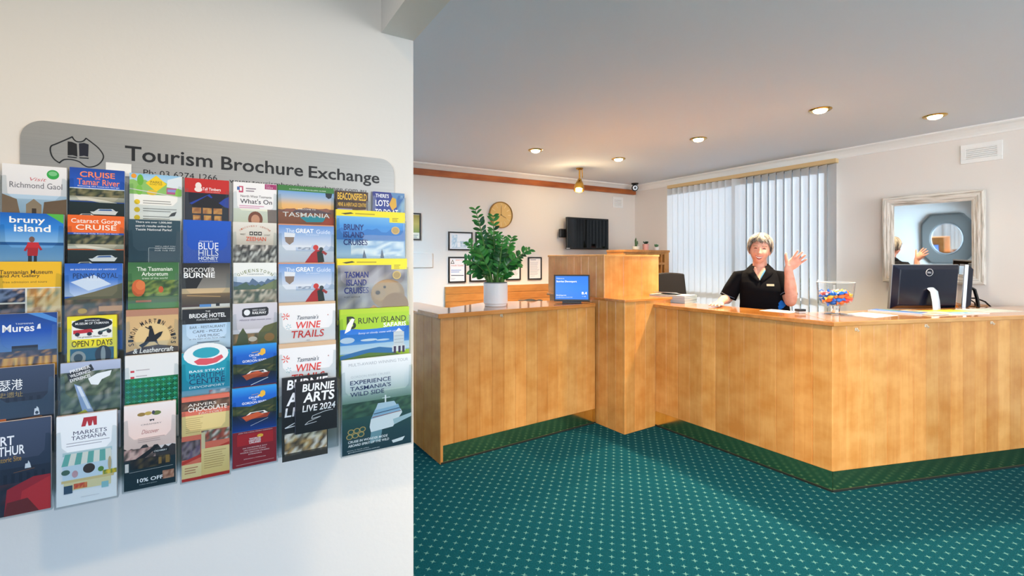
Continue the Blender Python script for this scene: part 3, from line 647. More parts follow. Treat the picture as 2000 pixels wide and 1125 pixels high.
def c_arb(a):
    a.g(0, 0, 1, .4, '356b38', '4a7d45'); a.t('The Tasmanian', .52, .14, .70, .085, 'f0f4e8', 1); a.t('Arboretum', .52, .245, .52, .085, 'f0f4e8', 1); a.t('trees of the world', .52, .335, .5, .04, 'dfe8d2', 0)
    a.n(0, .38, 1, .72, ['4d6b2e', '6d8a3c', '3a5426', '8aa04c', '2c4a24', '7a8a3a'], 14, 7, 14); a.c(.2, .54, .13, .18, 'd2642c'); a.c(.24, .48, .09, .10, 'e07a3c'); a.c(.64, .58, .05, .07, 'c95a2c'); a.g(0, .74, 1, .88, '5f7a44', '48662e'); a.r(.15, .8, .45, .84, 'c06a38'); a.g(0, .86, 1, 1.3, '4f8a2c', '3f7426')
def c_whips(a):
    a.r(0, 0, 1, .14, 'b98468'); a.g(0, .14, 1, 1.2, 'd9b27c', 'e2bb80', 'c99a5c'); a.c(.5, .62, .34, .34, 'e9c88c')
    s_ = 'SIMON MARTIN WHIPS'
    for i, ch in enumerate(s_):
        if ch == ' ': continue
        th = math.pi*(1.06-1.12*i/(len(s_)-1)); a.t(ch, .5+.41*math.cos(th), .68-.42*math.sin(th), .055, .10, '1a120a', 1, 0, math.pi/2-th)
    a.poly([(.24, .78), (.34, .72), (.40, .60), (.52, .58), (.62, .52), (.70, .50), (.66, .60), (.58, .68), (.60, .76), (.66, .84), (.54, .72), (.44, .72), (.38, .78), (.30, .84)], '14100c'); a.poly([(.42, .60), (.44, .44), (.50, .42), (.54, .58)], '14100c'); a.c(.455, .40, .035, .04, '14100c')
    a.ln(.45, .44, .36, .38, .02, '14100c'); a.poly([(0, 1.2), (0, .92), (.35, .82), (.6, .79), (1, .86), (1, 1.2)], '3a2614'); a.t('& Leathercraft', .52, .90, .78, .11, 'f6f2ea', 2, .2)
def c_green(a):
    a.r(0, 0, 1, .5, 'ecebe9'); a.r(.1, .30, .17, .34, 'c8343c'); a.r(.1, .42, .17, .46, 'c8343c'); a.lines(.2, .29, .46, 2, .12, 'c0b8b8', .02); a.r(0, .46, 1, 1.3, '127a48')
    for i in range(9):
        for j in range(6):
            x = .06+.11*i; y = .52+.10*j; a.ln(x-.04, y, x+.04, y, .018, '2fa36a' if (i+j) % 2 else '39b0a0'); a.ln(x, y-.035, x, y+.035, .018, '2fa36a' if (i+j) % 2 else '0f9a8c'); a.c(x+.055, y+.05, .014, .014, '0a5f3a', 8)
def c_cream(a):
    a.g(0, 0, 1, .52, 'f4e9e6', 'f1d8cf', 'f0d0c4'); a.c(.33, .12, .08, .022, '9a7a38'); a.c(.46, .115, .07, .022, 'c0a24c'); a.c(.62, .12, .09, .026, '6a7a3a'); a.c(.56, .11, .03, .022, '3a3a50'); a.t('CREAMERY', .52, .245, .40, .016, '7a6a66', 0); a.poly([(.48, .19), (.58, .19), (.57, .215), (.54, .2), (.5, .215)], '3a3230'); a.t('Discover', .5, .33, .34, .05, 'b0706a', 0, .4); a.lines(.26, .40, .8, 3, .022, 'c8a8a0', .008)
    a.r(0, .62, 1, 1, '132a32'); a.m(.48, .56, .66, '3a3434', 3); a.n(0, .52, .6, .64, ['c89a90', '6a5a54', 'e0b8ac', '40342e'], 10, 3, 4); a.poly([(.16, .66), (.62, .50), (.66, .53), (.3, .68)], '1a1a1c'); a.r(.55, .56, .86, .60, '10161a'); a.t('CREAMERY', .70, .58, .26, .02, 'f0f0ee', 1); a.n(.12, .64, .9, .76, ['1c1c1c', '3a3026', '14181a', '5a4a2c'], 12, 4, 5); a.r(.66, .66, .72, .74, '8a6a30'); a.r(.80, .65, .88, .74, '8a6a30')
    a.ln(.1, .79, .95, .78, .006, 'd8d8d4'); a.r(.02, .68, .09, .78, 'e0dcd8'); a.t('10% OFF', .50, .90, .50, .045, 'ffffff', 2); a.n(.74, .83, .97, .93, ['a8745a', '8a5a44', 'c89a80'], 5, 3, 6); a.t('coffee and gelato', .46, .95, .34, .012, 'c8d0d0', 0)
def c_timber(a):
    a.r(0, 0, 1, .34, 'c8211c'); a.c(.30, .17, .07, .08, 'f2e6e2'); a.c(.30, .26, .09, .06, 'f2e6e2'); a.t('Tall Timbers', .60, .24, .42, .07, 'ffffff', 1); a.t('SMITHTON TASMANIA', .62, .31, .34, .02, 'f0d0cc', 0)
    a.g(0, .34, 1, 1.3, '0e1226', '101428', '0c0c14'); a.poly([(.1, .6), (.55, .36), (.62, .44), (.2, .66)], '1b3da0'); a.poly([(.7, .62), (.9, .45), (1, .4), (1, .68)], '1b3da0'); a.poly([(.02, .72), (.5, .40), (1, .72)], '15131a')
    for x in (.26, .50, .74): a.n(x-.1, .70, x+.1, .84, ['c9833a', 'e0a04c', 'a8622a'], 3, 2, int(x*100)); a.n(x-.08, .88, x+.09, 1.0, ['b86a2c', 'e8a850', '8a4a1c'], 3, 2, int(x*90))
    a.r(.36, .62, .38, 1.2, '141014'); a.r(.62, .62, .64, 1.2, '141014')
def c_hills(a):
    a.g(0, 0, 1, 1.3, '0d57c8', '0f4fbc', '0a49b4'); a.t('CHARLES', .47, .49, .28, .03, 'dfeafa', 0); a.t('BLUE', .52, .60, .42, .16, 'f2f7ff', 0); a.t('HILLS', .52, .76, .42, .14, 'f2f7ff', 0); a.t('HONEY', .52, .885, .42, .08, 'f2f7ff', 2); a.t('TASMANIA', .52, .955, .40, .03, 'dfeafa', 0)
def c_burnie(a):
    a.g(0, 0, 1, .55, '2a2826', '6a6660', '8a867e'); a.poly([(0, 0), (.6, 0), (.3, .55), (0, .55)], '1c1b1a'); a.t('DISCOVER', .36, .15, .64, .10, 'f0f0ee', 0); a.t('BURNIE', .36, .265, .64, .11, 'ffffff', 2); a.g(0, .55, 1, .68, 'c9b08a', 'd8ba8c'); a.g(0, .66, 1, .9, '8a6a44', '5f4a30', '4a3a28'); a.ln(.1, .70, .8, .74, .02, 'd0a060'); a.r(0, .90, 1, 1.2, 'e4e2dc'); a.r(0, .90, .4, .95, '4a2a22'); a.r(.36, .90, .6, .96, '5a9ae0'); a.r(.7, .88, .78, .95, '1a1a1a')
def c_hotel(a):
    a.r(0, 0, 1, .34, '1e1e20'); a.t('THE', .52, .06, .10, .04, 'e8e8e6', 0); a.t('BRIDGE HOTEL', .52, .155, .76, .10, 'ffffff', 2); a.t('FORTH TASMANIA', .52, .25, .46, .04, 'e0e0de', 0); a.g(0, .34, 1, 1.2, 'b9d6f0', 'cfe3f4', '9cc4e8')
    for i, s_ in enumerate(('BAR - RESTAURANT', 'CAFE - PIZZA', '- LIVE MUSIC')): a.t(s_, .52, .42+.10*i, .74-.12*i, .06, '3c4a5c', 0)
    a.t('at the heart of the Forth Valley', .52, .69, .76, .04, '3c4a5c', 0, .3); a.lines(.3, .76, .78, 3, .05, '6a7a90', .02); a.poly([(.7, 1.0), (.8, .90), (1, .94), (1, 1.1), (.7, 1.1)], '5c6f92')
def c_marit(a):
    a.g(0, 0, 1, 1.2, '1aa0b4', '1596b0', '3a8fb4'); a.c(.5, .06, .47, .26, 'f2f4f4'); a.c(.5, .02, .28, .12, '2aa6ba'); a.poly([(.24, .20), (.36, .14), (.64, .16), (.82, .09), (.86, .16), (.72, .26), (.5, .30), (.32, .28)], 'e05560'); a.t('BASS STRAIT', .52, .425, .74, .05, 'e8f6f8', 1); a.t('MARITIME', .52, .53, .74, .11, '123c64', 0); a.t('CENTRE', .52, .655, .74, .12, '123c64', 1); a.t('DEVONPORT', .52, .78, .74, .05, 'd8eef4', 1); a.g(0, .84, 1, 1.2, '6aa8c4', '9cb8c8'); a.n(.55, .88, 1, 1.1, ['d8dce0', '6a8aa0', 'c05a50', 'a8bcc8'], 8, 3, 8)
def c_choc(a):
    a.r(0, 0, 1, .05, 'e2735a'); a.n(0, .05, 1, .16, ['3a2a22', '6a4a36', '8a6a52', '4a362a'], 12, 3, 31); a.t('ANVERS', .42, .095, .6, .035, 'f0e6d8', 1); a.t('CHOCOLATE', .54, .15, .82, .055, 'f6efe4', 2); a.t('FACTORY', .6, .205, .5, .025, 'e8d8c8', 0); a.g(0, .22, 1, .46, 'e8cf8c', 'e2c884'); a.lines(.08, .25, .45, 8, .024, 'b89a5c', .006); a.n(.40, .42, 1, .56, ['b05a44', '6a6a62', 'd8cfc4', '8a3a30', '52604a'], 9, 4, 32); a.n(0, .52, .38, .74, ['6a5a72', '3a3034', '8a7a80', '54484a'], 6, 5, 33); a.r(.40, .44, .48, .72, 'd6c9a0')
    a.poly([(0, .76), (1, .60), (1, .63), (0, .80)], 'c23a2c'); a.g(0, .80, .4, 1, 'e8d49a', 'e0c88c'); a.g(.40, .64, 1, .96, 'e8d090', 'dcc078'); a.lines(.46, .68, .94, 8, .028, 'b0905a', .007); a.r(0, .965, 1, 1, 'b8281f'); a.lines(.06, .84, .34, 3, .03, 'b07050', .009)
def c_whats(a):
    a.r(0, 0, 1, .66, 'f4f2f3'); a.r(.72, .01, 1, .14, 'a8326e'); a.t('June', .8, .05, .1, .03, 'f4e0ea', 0); a.t('2024', .83, .10, .16, .03, 'f4e0ea', 0); a.r(.12, .10, .22, .26, 'c8466a'); a.r(.14, .13, .19, .22, 'f4f2f3'); a.r(.08, .12, .14, .2, '4a6aa8'); a.lines(.28, .14, .52, 2, .06, '8a7a86', .025); a.t('North West Tasmania', .52, .345, .72, .06, '3a3440', 0); a.t("What's On", .52, .47, .74, .12, '241c2a', .4); a.lines(.13, .58, .72, 2, .045, 'd48ab0', .018)
    a.g(0, .66, 1, 1.3, 'e8ead8', 'cfd4bc'); a.c(.5, .92, .17, .2, '8a4a2c'); a.c(.5, .93, .10, .13, 'e0a07c'); a.poly([(.78, .66), (1, .66), (1, 1.2), (.8, 1.2)], '8a7a72')
def c_zee(a):
    a.g(0, 0, 1, .6, 'e6e2da', 'd8d2c6', 'b8b0a2'); s_ = 'DISCOVERY CENTRE'
    for i, ch in enumerate(s_):
        if ch == ' ': continue
        th = math.pi*(.80-.60*i/(len(s_)-1)); a.t(ch, .5+.42*math.cos(th), .36-.27*math.sin(th), .035, .04, 'c8704a', 0, 0, math.pi/2-th)
    for i in range(3): a.r(.37+.10*i, .23, .45+.10*i, .32, '2a2826'); a.c(.41+.10*i, .275, .025, .025, 'd8d2c6', 10)
    a.t('WEST', .22, .30, .12, .04, '5a544c', 0); a.t('COAST', .78, .31, .14, .04, '5a544c', 0); a.t('ZEEHAN', .52, .41, .46, .10, 'e0572c', 1); a.t('TASMANIA', .52, .49, .3, .02, '8a8276', 0); a.n(0, .56, 1, 1.2, ['2e2c2a', '6a6662', 'b4b0a8', 'dedad2', '4a4844', '8a8680'], 22, 9, 41)
def c_queen(a):
    a.r(0, 0, 1, .36, 'f0f1ee'); s_ = 'QUEENSTOWN'
    for i, ch in enumerate(s_):
        th = math.pi*(.68-.36*i/(len(s_)-1)); a.t(ch, .5+.72*math.cos(th), .87-.68*math.sin(th), .062, .075, '6a7a3a', .5, 0, math.pi/2-th)
    a.t('TASMANIA', .5, .285, .40, .03, '6a7a80', 0); a.g(0, .34, 1, .6, 'cfdcec', '9ab0cc'); a.m(.38, .50, .72, '5a7290', 5); a.m(.48, .60, .8, '4a6458', 6); a.poly([(.5, .66), (1, .42), (1, .9), (.5, .9)], '74805c'); a.n(0, .66, 1, 1.2, ['a89a86', '7a7a68', '4a5a52', 'c8bca8', '5f6c58', 'd8cbb8'], 16, 7, 15)
def c_rail(a):
    a.g(0, 0, 1, .62, 'd6d3da', 'cfccd6', 'c0bcc2'); a.poly([(.2, .16), (.24, .12), (.76, .10), (.80, .14), (.8, .26), (.76, .31), (.24, .33), (.2, .28)], '23262c'); a.c(.31, .22, .07, .07, 'eceef0'); a.t('WEST COAST', .58, .17, .30, .04, 'eceef0', 0); a.t('RAILWAY', .59, .235, .32, .06, 'ffffff', 2); a.t('History that moves you.', .5, .40, .72, .055, '5a4a6a', 0, .35)
    a.n(0, .72, 1, 1.2, ['6a5a3a', 'a07a4c', '4a4a2c', '8a6a44', 'c0905c'], 14, 6, 16); a.poly([(.04, 1.1), (.12, .74), (.22, .58), (.32, .76), (.36, 1.1)], '4a5430'); a.poly([(.52, 1.1), (.58, .70), (.7, .56), (1, .48), (1, 1.1)], '5f6238'); a.c(.44, .86, .1, .06, 'd8c8b4'); a.c(.82, .84, .12, .1, '9a7038')
def c_river(full):
    def f(a):
        k = .52 if full else 1
        a.g(0, 0, 1, .45*k, '2f9ae6', '0a62c8', '0a56b8'); a.c(.68, .17*k, .06, .07*k, 'f0b83a'); a.poly([(.55, .22*k), (.70, .14*k), (.74, .22*k), (.66, .27*k)], 'f0b83a'); a.ln(.42, .19*k, .58, .17*k, .015*k, 'd8a83a')
        a.t('CRUISE', .48, .25*k, .24, .045*k, 'ffffff', 1); a.t('THE', .48, .31*k, .09, .03*k, 'ffffff', 0); a.t('GORDON RIVER', .49, .375*k, .56, .055*k, 'ffffff', 1)
        a.poly([(0, .42*k), (.4, .46*k), (.7, .38*k), (1, .30*k), (1, .8*k), (0, .8*k)], '2c3a20'); a.n(0, .48*k, 1, .66*k, ['2c3a20', '3e4a26', '1e2a18', '5a5a2c'], 12, 4, 17); a.g(0, .66*k, 1, 1.05*k, '14202e', '0e2a5c', '0b3a8c'); a.boat(.52, .70*k, .66, .22*k, '8a3018', 'e8e4e0', '1e2430'); a.poly([(.22, .70*k), (.56, .62*k), (.72, .70*k), (.3, .82*k)], 'c0542c'); a.ln(.4, .94*k, .8, .80*k, .016*k, 'd8e0ea')
        if full:
            a.r(0, .55, 1, 1, '8c1c28'); a.r(.1, .585, .92, .73, 'b02028'); a.t('JOIN THE LOCAL FAMILY COMPANY', .52, .57, .78, .016, 'f4d8d8', 0); a.c(.62, .63, .07, .022, 'f0b83a'); a.t('WORLD', .5, .655, .26, .022, 'ffffff', 2); a.t('HERITAGE', .5, .68, .27, .02, 'ffffff', 2); a.t('CRUISES', .5, .705, .26, .022, 'ffffff', 2)
            for i, s_ in enumerate(('AN INCREDIBLE DAY', 'LIKE NOTHING WORLD', 'WORLD HERITAGE CRUISING', 'STRAHAN')): a.t(s_, .5, .765+.028*i, (.56, .5, .66, .3)[i], .015, 'f4dcdc', 0)
            a.t('STRAHAN | TASMANIA', .5, .905, .5, .013, 'f4dcdc', 0); a.ln(.08, .965, .94, .955, .005, 'f4dcdc')
        else: a.r(0, .95, 1, 1.4, '7a1420')
    return f
def c_tas(a):
    a.r(0, 0, 1, .14, '3c7d3a'); a.t('A COMPLETE TRAVELLERS GUIDE', .52, .09, .66, .03, 'dfeedd', 0); a.g(0, .14, 1, .66, '6fa2d8', 'a8b8cc', 'e8b878', 'f2b25c'); a.poly([(.84, .14), (.97, .14), (.95, .26), (.9, .29), (.85, .24)], '1e2a30'); a.m(.54, .66, .8, '8a5a4c', 19); a.poly([(.3, .62), (.5, .58), (.7, .60), (.95, .68), (.95, .76), (.2, .76)], '5a4a52'); a.g(0, .70, 1, 1.2, '9a5a3a', '7a4a30'); a.poly([(.38, .82), (.6, .76), (.84, .80), (.8, .92), (.5, .94)], '2f9aa8'); a.poly([(.74, .98), (.9, .78), (1, .8), (1, 1.1), (.74, 1.1)], 'b0482c'); a.t('WELCOME TO', .5, .60, .32, .035, 'f4ece4', 0); a.t('TASMANIA', .5, .75, .84, .12, 'f6f2ec', .5)
def c_great(a):
    a.r(0, 0, 1, .03, 'd8946e'); a.g(0, .03, 1, .55, '5f92d8', '9cb8e0', 'd0d8e6'); a.t('The', .20, .17, .15, .10, 'e0ecfa', 0); a.t('GREAT', .46, .17, .32, .11, 'ffffff', 2); a.t('Guide', .80, .18, .26, .11, 'dfeafa', 0); a.t('for everyone', .6, .27, .24, .03, 'e8f0fa', 0); a.poly([(.1, .26), (.28, .26), (.26, .46), (.19, .54), (.12, .46)], '8a7668'); a.poly([(.1, .22), (.29, .24), (.28, .34), (.1, .34)], 'dfe4ec')
    a.g(0, .55, 1, 1.3, 'dce2ec', 'cdd6e6', 'e8ecf2'); a.m(.52, .64, .7, 'b4c4dc', 5, .3, 1); a.n(.34, .60, .56, .66, ['6a7a94', 'c8d0dc', '8a98b0'], 6, 2, 6); a.poly([(.46, 1.0), (.58, .76), (.66, .66), (.78, .66), (.8, 1.2), (.5, 1.2)], 'c2262a'); a.c(.66, .60, .05, .07, 'c9302c'); a.poly([(.68, .72), (.78, .66), (.82, .98), (.70, 1.0)], '24322c'); a.ln(.78, .7, .86, .78, .05, 'b83a3a'); a.c(.76, .64, .04, .05, '2c3a3c')
def c_wine(full):
    def f(a):
        a.r(0, 0, 1, .09 if full else .06, 'd9b896'); a.r(0, .09 if full else .06, 1, 1.5, 'f1eff0'); a.ln(.06, .34, .18, .30, .012, 'e06a5a')
        for i in range(6): th = i*math.pi/3; a.ln(.11+.02*math.cos(th), .33+.03*math.sin(th), .11+.07*math.cos(th), .33+.09*math.sin(th), .016, 'e2685e')
        for i in range(6): th = i*math.pi/3+.3; a.ln(.16+.02*math.cos(th), .58+.03*math.sin(th), .16+.05*math.cos(th), .58+.07*math.sin(th), .012, '9ac4cc')
        a.c(.86, .34, .012, .016, 'c89a98'); a.t("Tasmania's", .50, .37, .38, .10, '2c3a50', 0, .35); a.t('WINE', .51, .56, .44, .17, 'e0352c', 1, .15); a.t('TRAILS', .50, .78, .58, .18, 'e0352c', 1, .15); a.t('- 2024 -', .5, .94, .10, .03, '8a8a90', 0)
    return f
def c_arts(full):
    def f(a):
        a.r(0, 0, 1, 1, '17171c')
        if full:
            a.t('BURNIE', .55, .13, .78, .15, 'f4f4f6', 3, .12); a.t('ARTS', .56, .32, .76, .19, 'f4f4f6', 3, .12); a.t('LIVE 2024', .56, .53, .80, .13, 'f0f0f4', 2, .12); pts = [(.9, .62), (.7, .63), (.4, .69), (.38, .74), (.6, .72), (.3, .79), (.22, .84), (.5, .81)]
            for p, q in zip(pts, pts[1:]): a.ln(*p, *q, .012, 'e8e8ec')
        else:
            a.t('BURNIE', .55, .10, .9, .13, 'f4f4f6', 3, .12); a.t('ARTS', .5, .29, .82, .17, 'f4f4f6', 3, .12); a.t('LIVE', .35, .46, .6, .12, 'f0f0f4', 2, .12); a.ln(.3, .6, .06, .66, .02, 'e8e8ec'); a.ln(.06, .66, .4, .64, .02, 'e8e8ec'); a.r(0, .72, 1, 1.1, '2a2a28'); a.n(.05, .74, .98, 1, ['b8935c', '3a342c', 'dccfb0', '6a5a44', 'e0d8cc', '8a7a64'], 12, 6, 51)
    return f
def c_mine(a):
    a.r(0, 0, 1, 1.4, '4a3428'); a.n(0, 0, 1, .7, ['4a3428', '3a2a24', '5a4230'], 8, 5, 52); a.t('BEACONSFIELD', .5, .22, .9, .3, 'f0c23c', 2); a.t('MINE & HERITAGE CENTRE', .5, .56, .88, .16, 'e2b436', 1); a.r(.05, .74, .5, 1.3, '8a8ac0'); a.poly([(.55, .8), (.95, .74), (1, 1.3), (.55, 1.3)], 'c8a88a')
def c_lots(a):
    a.g(0, 0, 1, 1.3, '2c3486', '2a4aa0'); a.poly([(.55, 0), (1, 0), (1, .8), (.7, .5)], '5f8ab8'); a.poly([(.5, .5), (.6, .2), (.72, .25), (.74, .6), (.6, .75)], 'd8a83a'); a.n(.75, .1, 1, 1, ['6a9ac8', '3a6aa8', '8ab0c8'], 3, 5, 54); a.t("THERE'S", .28, .16, .42, .16, 'f4f6fa', 2); a.t('LOTS', .28, .47, .42, .26, 'f4f6fa', 2); a.t('TO DO AT', .42, .85, .72, .26, 'f4f6fa', 2)
def c_cruises(tasman):
    def f(a):
        a.r(0, 0, 1, .13, 'f7e21a'); a.r(.76, .10, 1, .24, 'f7e21a'); a.poly([(.06, .08), (.2, .05), (.24, .075), (.12, .10)], '4a4420'); a.lines(.26, .06, .55, 1, .04, 'b8a40c', .025); a.lines(.80, .14, .90, 3, .03, '8a7c10', .012); a.c(.93, .17, .025, .04, '8a7c10')
        if tasman:
            a.n(0, .13, 1, 1.2, ['8a8a94', 'a8a8b0', '6f6e78', '9a948e', 'b8b4b4'], 9, 8, 61); a.r(.76, .10, 1, .22, 'f7e21a'); a.lines(.80, .13, .90, 3, .03, '8a7c10', .012)
            for i, s_ in enumerate(('TASMAN', 'ISLAND', 'CRUISES')): a.t(s_, .26, .32+.155*i, (.33, .28, .34)[i], .125, '1c2a78', 3)
            a.t('PORT ARTHUR', .2, .76, .22, .03, '4a4a58', 0); a.c(.71, .72, .25, .30, '9a7a54'); a.c(.68, .66, .21, .22, 'b08d62'); a.c(.58, .70, .10, .10, 'a88a68'); a.c(.56, .69, .035, .045, '2a2420'); a.c(.66, .58, .022, .03, '1c1816'); a.c(.82, .95, .2, .25, '8f6a42'); a.poly([(.36, 1.1), (.5, .93), (.66, 1.1)], 'b87a48'); a.c(.84, .34, .065, .085, 'c8b06a'); a.c(.84, .34, .05, .065, 'a8905c')
        else:
            a.g(0, .13, 1, .75, '6fb2e4', '3f92dc', '4a90d4', 'a8cdea'); a.m(.35, .45, .7, '2f78c4', 62); a.g(0, .62, 1, 1.2, '6aa2d4', 'a8c8e4', '5a90c4'); a.n(.2, .64, .98, .95, ['d8e8f4', 'a8c8e4', 'f0f6fa', '7fb0dc'], 9, 5, 63); a.r(.76, .10, 1, .23, 'f7e21a'); a.lines(.80, .13, .90, 3, .03, '8a7c10', .012)
            for i, s_ in enumerate(('BRUNY', 'ISLAND', 'CRUISES')): a.t(s_, (.24, .24, .265)[i], .36+.155*i, (.28, .29, .34)[i], .125, '102c74', 3)
            a.poly([(.36, 1.0), (.385, .82), (.42, 1.0)], '2c4a6a'); a.poly([(.62, 1.0), (.645, .80), (.68, 1.0)], '2c4a6a'); a.c(.85, .40, .065, .085, 'd0b070'); a.c(.85, .40, .05, .065, 'b89a5c')
    return f
def c_safari(a):
    a.r(0, 0, 1, .12, 'b0d028'); a.r(0, .1, 1, .42, 'a4cc22'); a.g(0, .40, 1, .9, '0f6ad0', '2f8ade', '9cc8ee'); a.poly([(0, .36), (.3, .42), (.5, .42), (1, .38), (1, .34), (0, .30)], 'a4cc22')
    a.t('B', .155, .27, .13, .26, '1c2a14', 3); a.poly([(.06, .48), (.10, .3), (.16, .18), (.2, .2), (.14, .42)], 'f4f6f0'); a.t('RUNY ISLAND', .60, .24, .70, .12, '24300e', .5); a.t('SAFARIS', .78, .355, .34, .09, 'ffffff', 2); a.t('Sunny or cloudy, come with us!', .52, .50, .54, .05, 'eaf4ff', 0, .25)
    a.c(.1, .62, .1, .06, 'cfe2f4'); a.c(.4, .64, .12, .025, 'dfeefa'); a.c(.6, .66, .10, .02, 'cfe4f6'); a.g(0, .72, 1, .88, 'b8daf2', 'd6e8f4'); a.poly([(0, .92), (.3, .84), (.55, .80), (.8, .86), (.8, 1.1), (0, 1.1)], '3a7ab4'); a.poly([(0, 1.0), (.4, .90), (.8, .96), (1, 1.1), (0, 1.1)], '6a8a3a'); a.r(.76, .52, .92, .84, 'e6e8ea'); a.poly([(.76, .54), (.84, .44), (.92, .54)], 'dcdfe2'); a.r(.74, .80, .94, .93, 'f0f0ee')
    for x in (.78, .85, .91): a.r(x-.018, .82, x+.018, .96, '4a3a5a')
    for i in range(3): a.r(.77, .60+.07*i, .91, .61+.07*i, 'b4b8bc')
def c_big(a):
    a.g(0, 0, 1, .45, 'e6eaee', 'd2dbe0', 'a8bcc0', '74908c'); a.t('MULTI-AWARD WINNING TOUR', .52, .055, .86, .032, 'a0a8b2', 0); a.t('GORDON RIVER CRUISES', .40, .185, .56, .024, 'a8b4bc', 0)
    a.n(0, .40, 1, .64, ['3f6456', '5f7f6a', '2f5446', '7a9a80', '48705a'], 14, 8, 71); a.g(0, .36, 1, .46, '9ab4b0', '6c8c80'); a.n(0, .46, 1, .62, ['2f5446', '3a6250', '25463c', '456c50'], 14, 6, 72); a.g(0, .62, 1, 1, '24504c', '1c424a', '173844'); a.poly([(.38, .74), (.40, .66), (.84, .60), (.86, .64), (.72, .78), (.40, .80)], 'dfe8ec'); a.poly([(.40, .66), (.46, .56), (.80, .54), (.84, .62)], '8fb8d4'); a.poly([(.46, .57), (.5, .50), (.74, .50), (.78, .55)], 'b9d2e2'); a.r(.60, .42, .62, .5, 'e8eef0'); a.ln(.56, .45, .68, .45, .008, 'e8eef0'); a.ln(.44, .61, .82, .585, .012, '35526c'); a.ln(.42, .645, .84, .62, .010, '9a5a4c'); a.poly([(.72, .70), (1, .66), (1, .70), (.74, .76)], 'a8c4cc'); a.poly([(.4, .80), (.56, .79), (.54, .9), (.38, .92)], '6f98a4')
    for i, s_ in enumerate(('EXPERIENCE', "TASMANIA'S", 'WILD SIDE')): a.t(s_, (.40, .40, .35)[i], .245+.062*i, (.58, .58, .48)[i], .045, '16305c', 1)
    for x, y in ((.12, .76), (.2, .755), (.28, .75), (.10, .81), (.18, .805), (.26, .80)): a.c(x, y, .045, .028, 'b8a060'); a.c(x, y, .033, .02, '24504c')
    a.t('CRUISE IN WONDER MODE', .36, .865, .56, .026, 'f2f6f6', 2, .1); a.t('ABOARD SPIRIT OF THE WILD', .37, .905, .58, .026, 'f2f6f6', 2, .1); a.t('phone or book online', .22, .955, .3, .014, 'e0e8ea', 0); a.t('gordonrivercruises.com.au', .3, .975, .44, .014, 'e0e8ea', 1); a.poly([(.7, .93), (.9, .91), (.86, .95), (.72, .96)], 'dfe6e8')

# columns of the rack: x extents and top edges per row, bottom edge of the last row
def rack(ci, rows, end):
    for ri, (xl, xr, yt, paper, edge, lab, art) in enumerate(rows):
        last = ri == len(rows)-1
        brochure(ci, ri, xl, xr, yt, end if last else rows[ri+1][2], paper, edge, lab, art, last)
rack(0, [(4, 130, 323, 'e8e6ea', 'd8d4d0', 'white brochure with a green disc above a photo of stone gaol buildings', c_gaol),
    (0, 124, 416.5, '0a63c4', 'c8d4e0', 'blue brochure showing a person in red, lettered bruny island', c_island),
    (-4, 119, 511, 'f6bf13', 'e0c060', 'yellow topped museum and art gallery brochure with a photo grid', c_museum),
    (-8, 111, 612, '1a3f86', 'c8ccd8', 'deep blue brochure with a harbour lit up at dusk', c_harbour),
    (-12, 105, 716, '3b4660', 'd0c8cc', 'slate blue brochure lettered in large white Chinese characters', port(True)),
    (-16, 99, 821, '3b4660', 'd4ccd0', 'slate blue historic site brochure with a red cloth at its foot', port(False))], 1003)
rack(1, [(136, 243, 330, '1348a8', 'b8c8dc', 'blue brochure with orange CRUISE the Tamar River lettering', cruise(False)),
    (132, 242, 421, 'f26a1e', 'd8a080', 'orange topped cruise brochure over two white boats', cruise(True)),
    (126, 239, 514.5, '1f5cc0', 'a8b8d0', 'penny royal brochure of blue sky above a rocky quarry', c_royal),
    (131, 228, 617, 'f2e413', 'c8bc40', 'bright yellow OPEN 7 DAYS brochure with old cars', c_open),
    (118, 235, 706, 'b9c3de', 'b0b4c0', 'wilderness brochure of a river running through grey green forest', c_wild),
    (110, 228, 808, 'eef1f4', 'c8b8b8', 'white market brochure with a red M and a striped stall awning', c_market)], 980)
rack(2, [(253, 355, 341, 'f3f2ec', 'd8d8d0', 'cartoon map brochure with a yellow diamond road sign', c_parks),
    (251, 352, 429.5, '2c4a58', 'b8c4c8', 'dark teal brochure with small white lines about national parks', c_navy),
    (250, 349, 512.5, '356b38', 'd0dcd0', 'green arboretum brochure with autumn trees by a pond', c_arb),
    (246, 348, 604, 'b98468', 'c09078', 'tan leathercraft brochure with a black horse and rider', c_whips),
    (244, 348, 692, 'ecebe9', 'dcdad6', 'white and emerald patterned brochure with two tiny red marks', c_green),
    (242, 343, 788, 'f4e9e6', 'd8c8bc', 'pale pink creamery brochure ending in a 10% OFF strip', c_cream)], 951)
rack(3, [(361, 447, 350, 'c8211c', 'b85048', 'red topped brochure above a timber lodge glowing at night', c_timber),
    (358, 451, 430.5, '0d57c8', '5a84c8', 'plain royal blue brochure with white BLUE HILLS lettering', c_hills),
    (355, 449, 514, '2a2826', '8a867e', 'charcoal DISCOVER BURNIE brochure with a golden shoreline', c_burnie),
    (356, 450, 603, '1e1e20', 'b0aca4', 'black headed BRIDGE HOTEL leaflet on pale blue', c_hotel),
    (355, 449, 687, '1aa0b4', 'c8d8e0', 'turquoise maritime centre brochure with a life ring', c_marit),
    (355, 448, 773, 'e2735a', 'e08068', 'cream and red chocolate factory brochure with photo squares', c_choc)], 933)
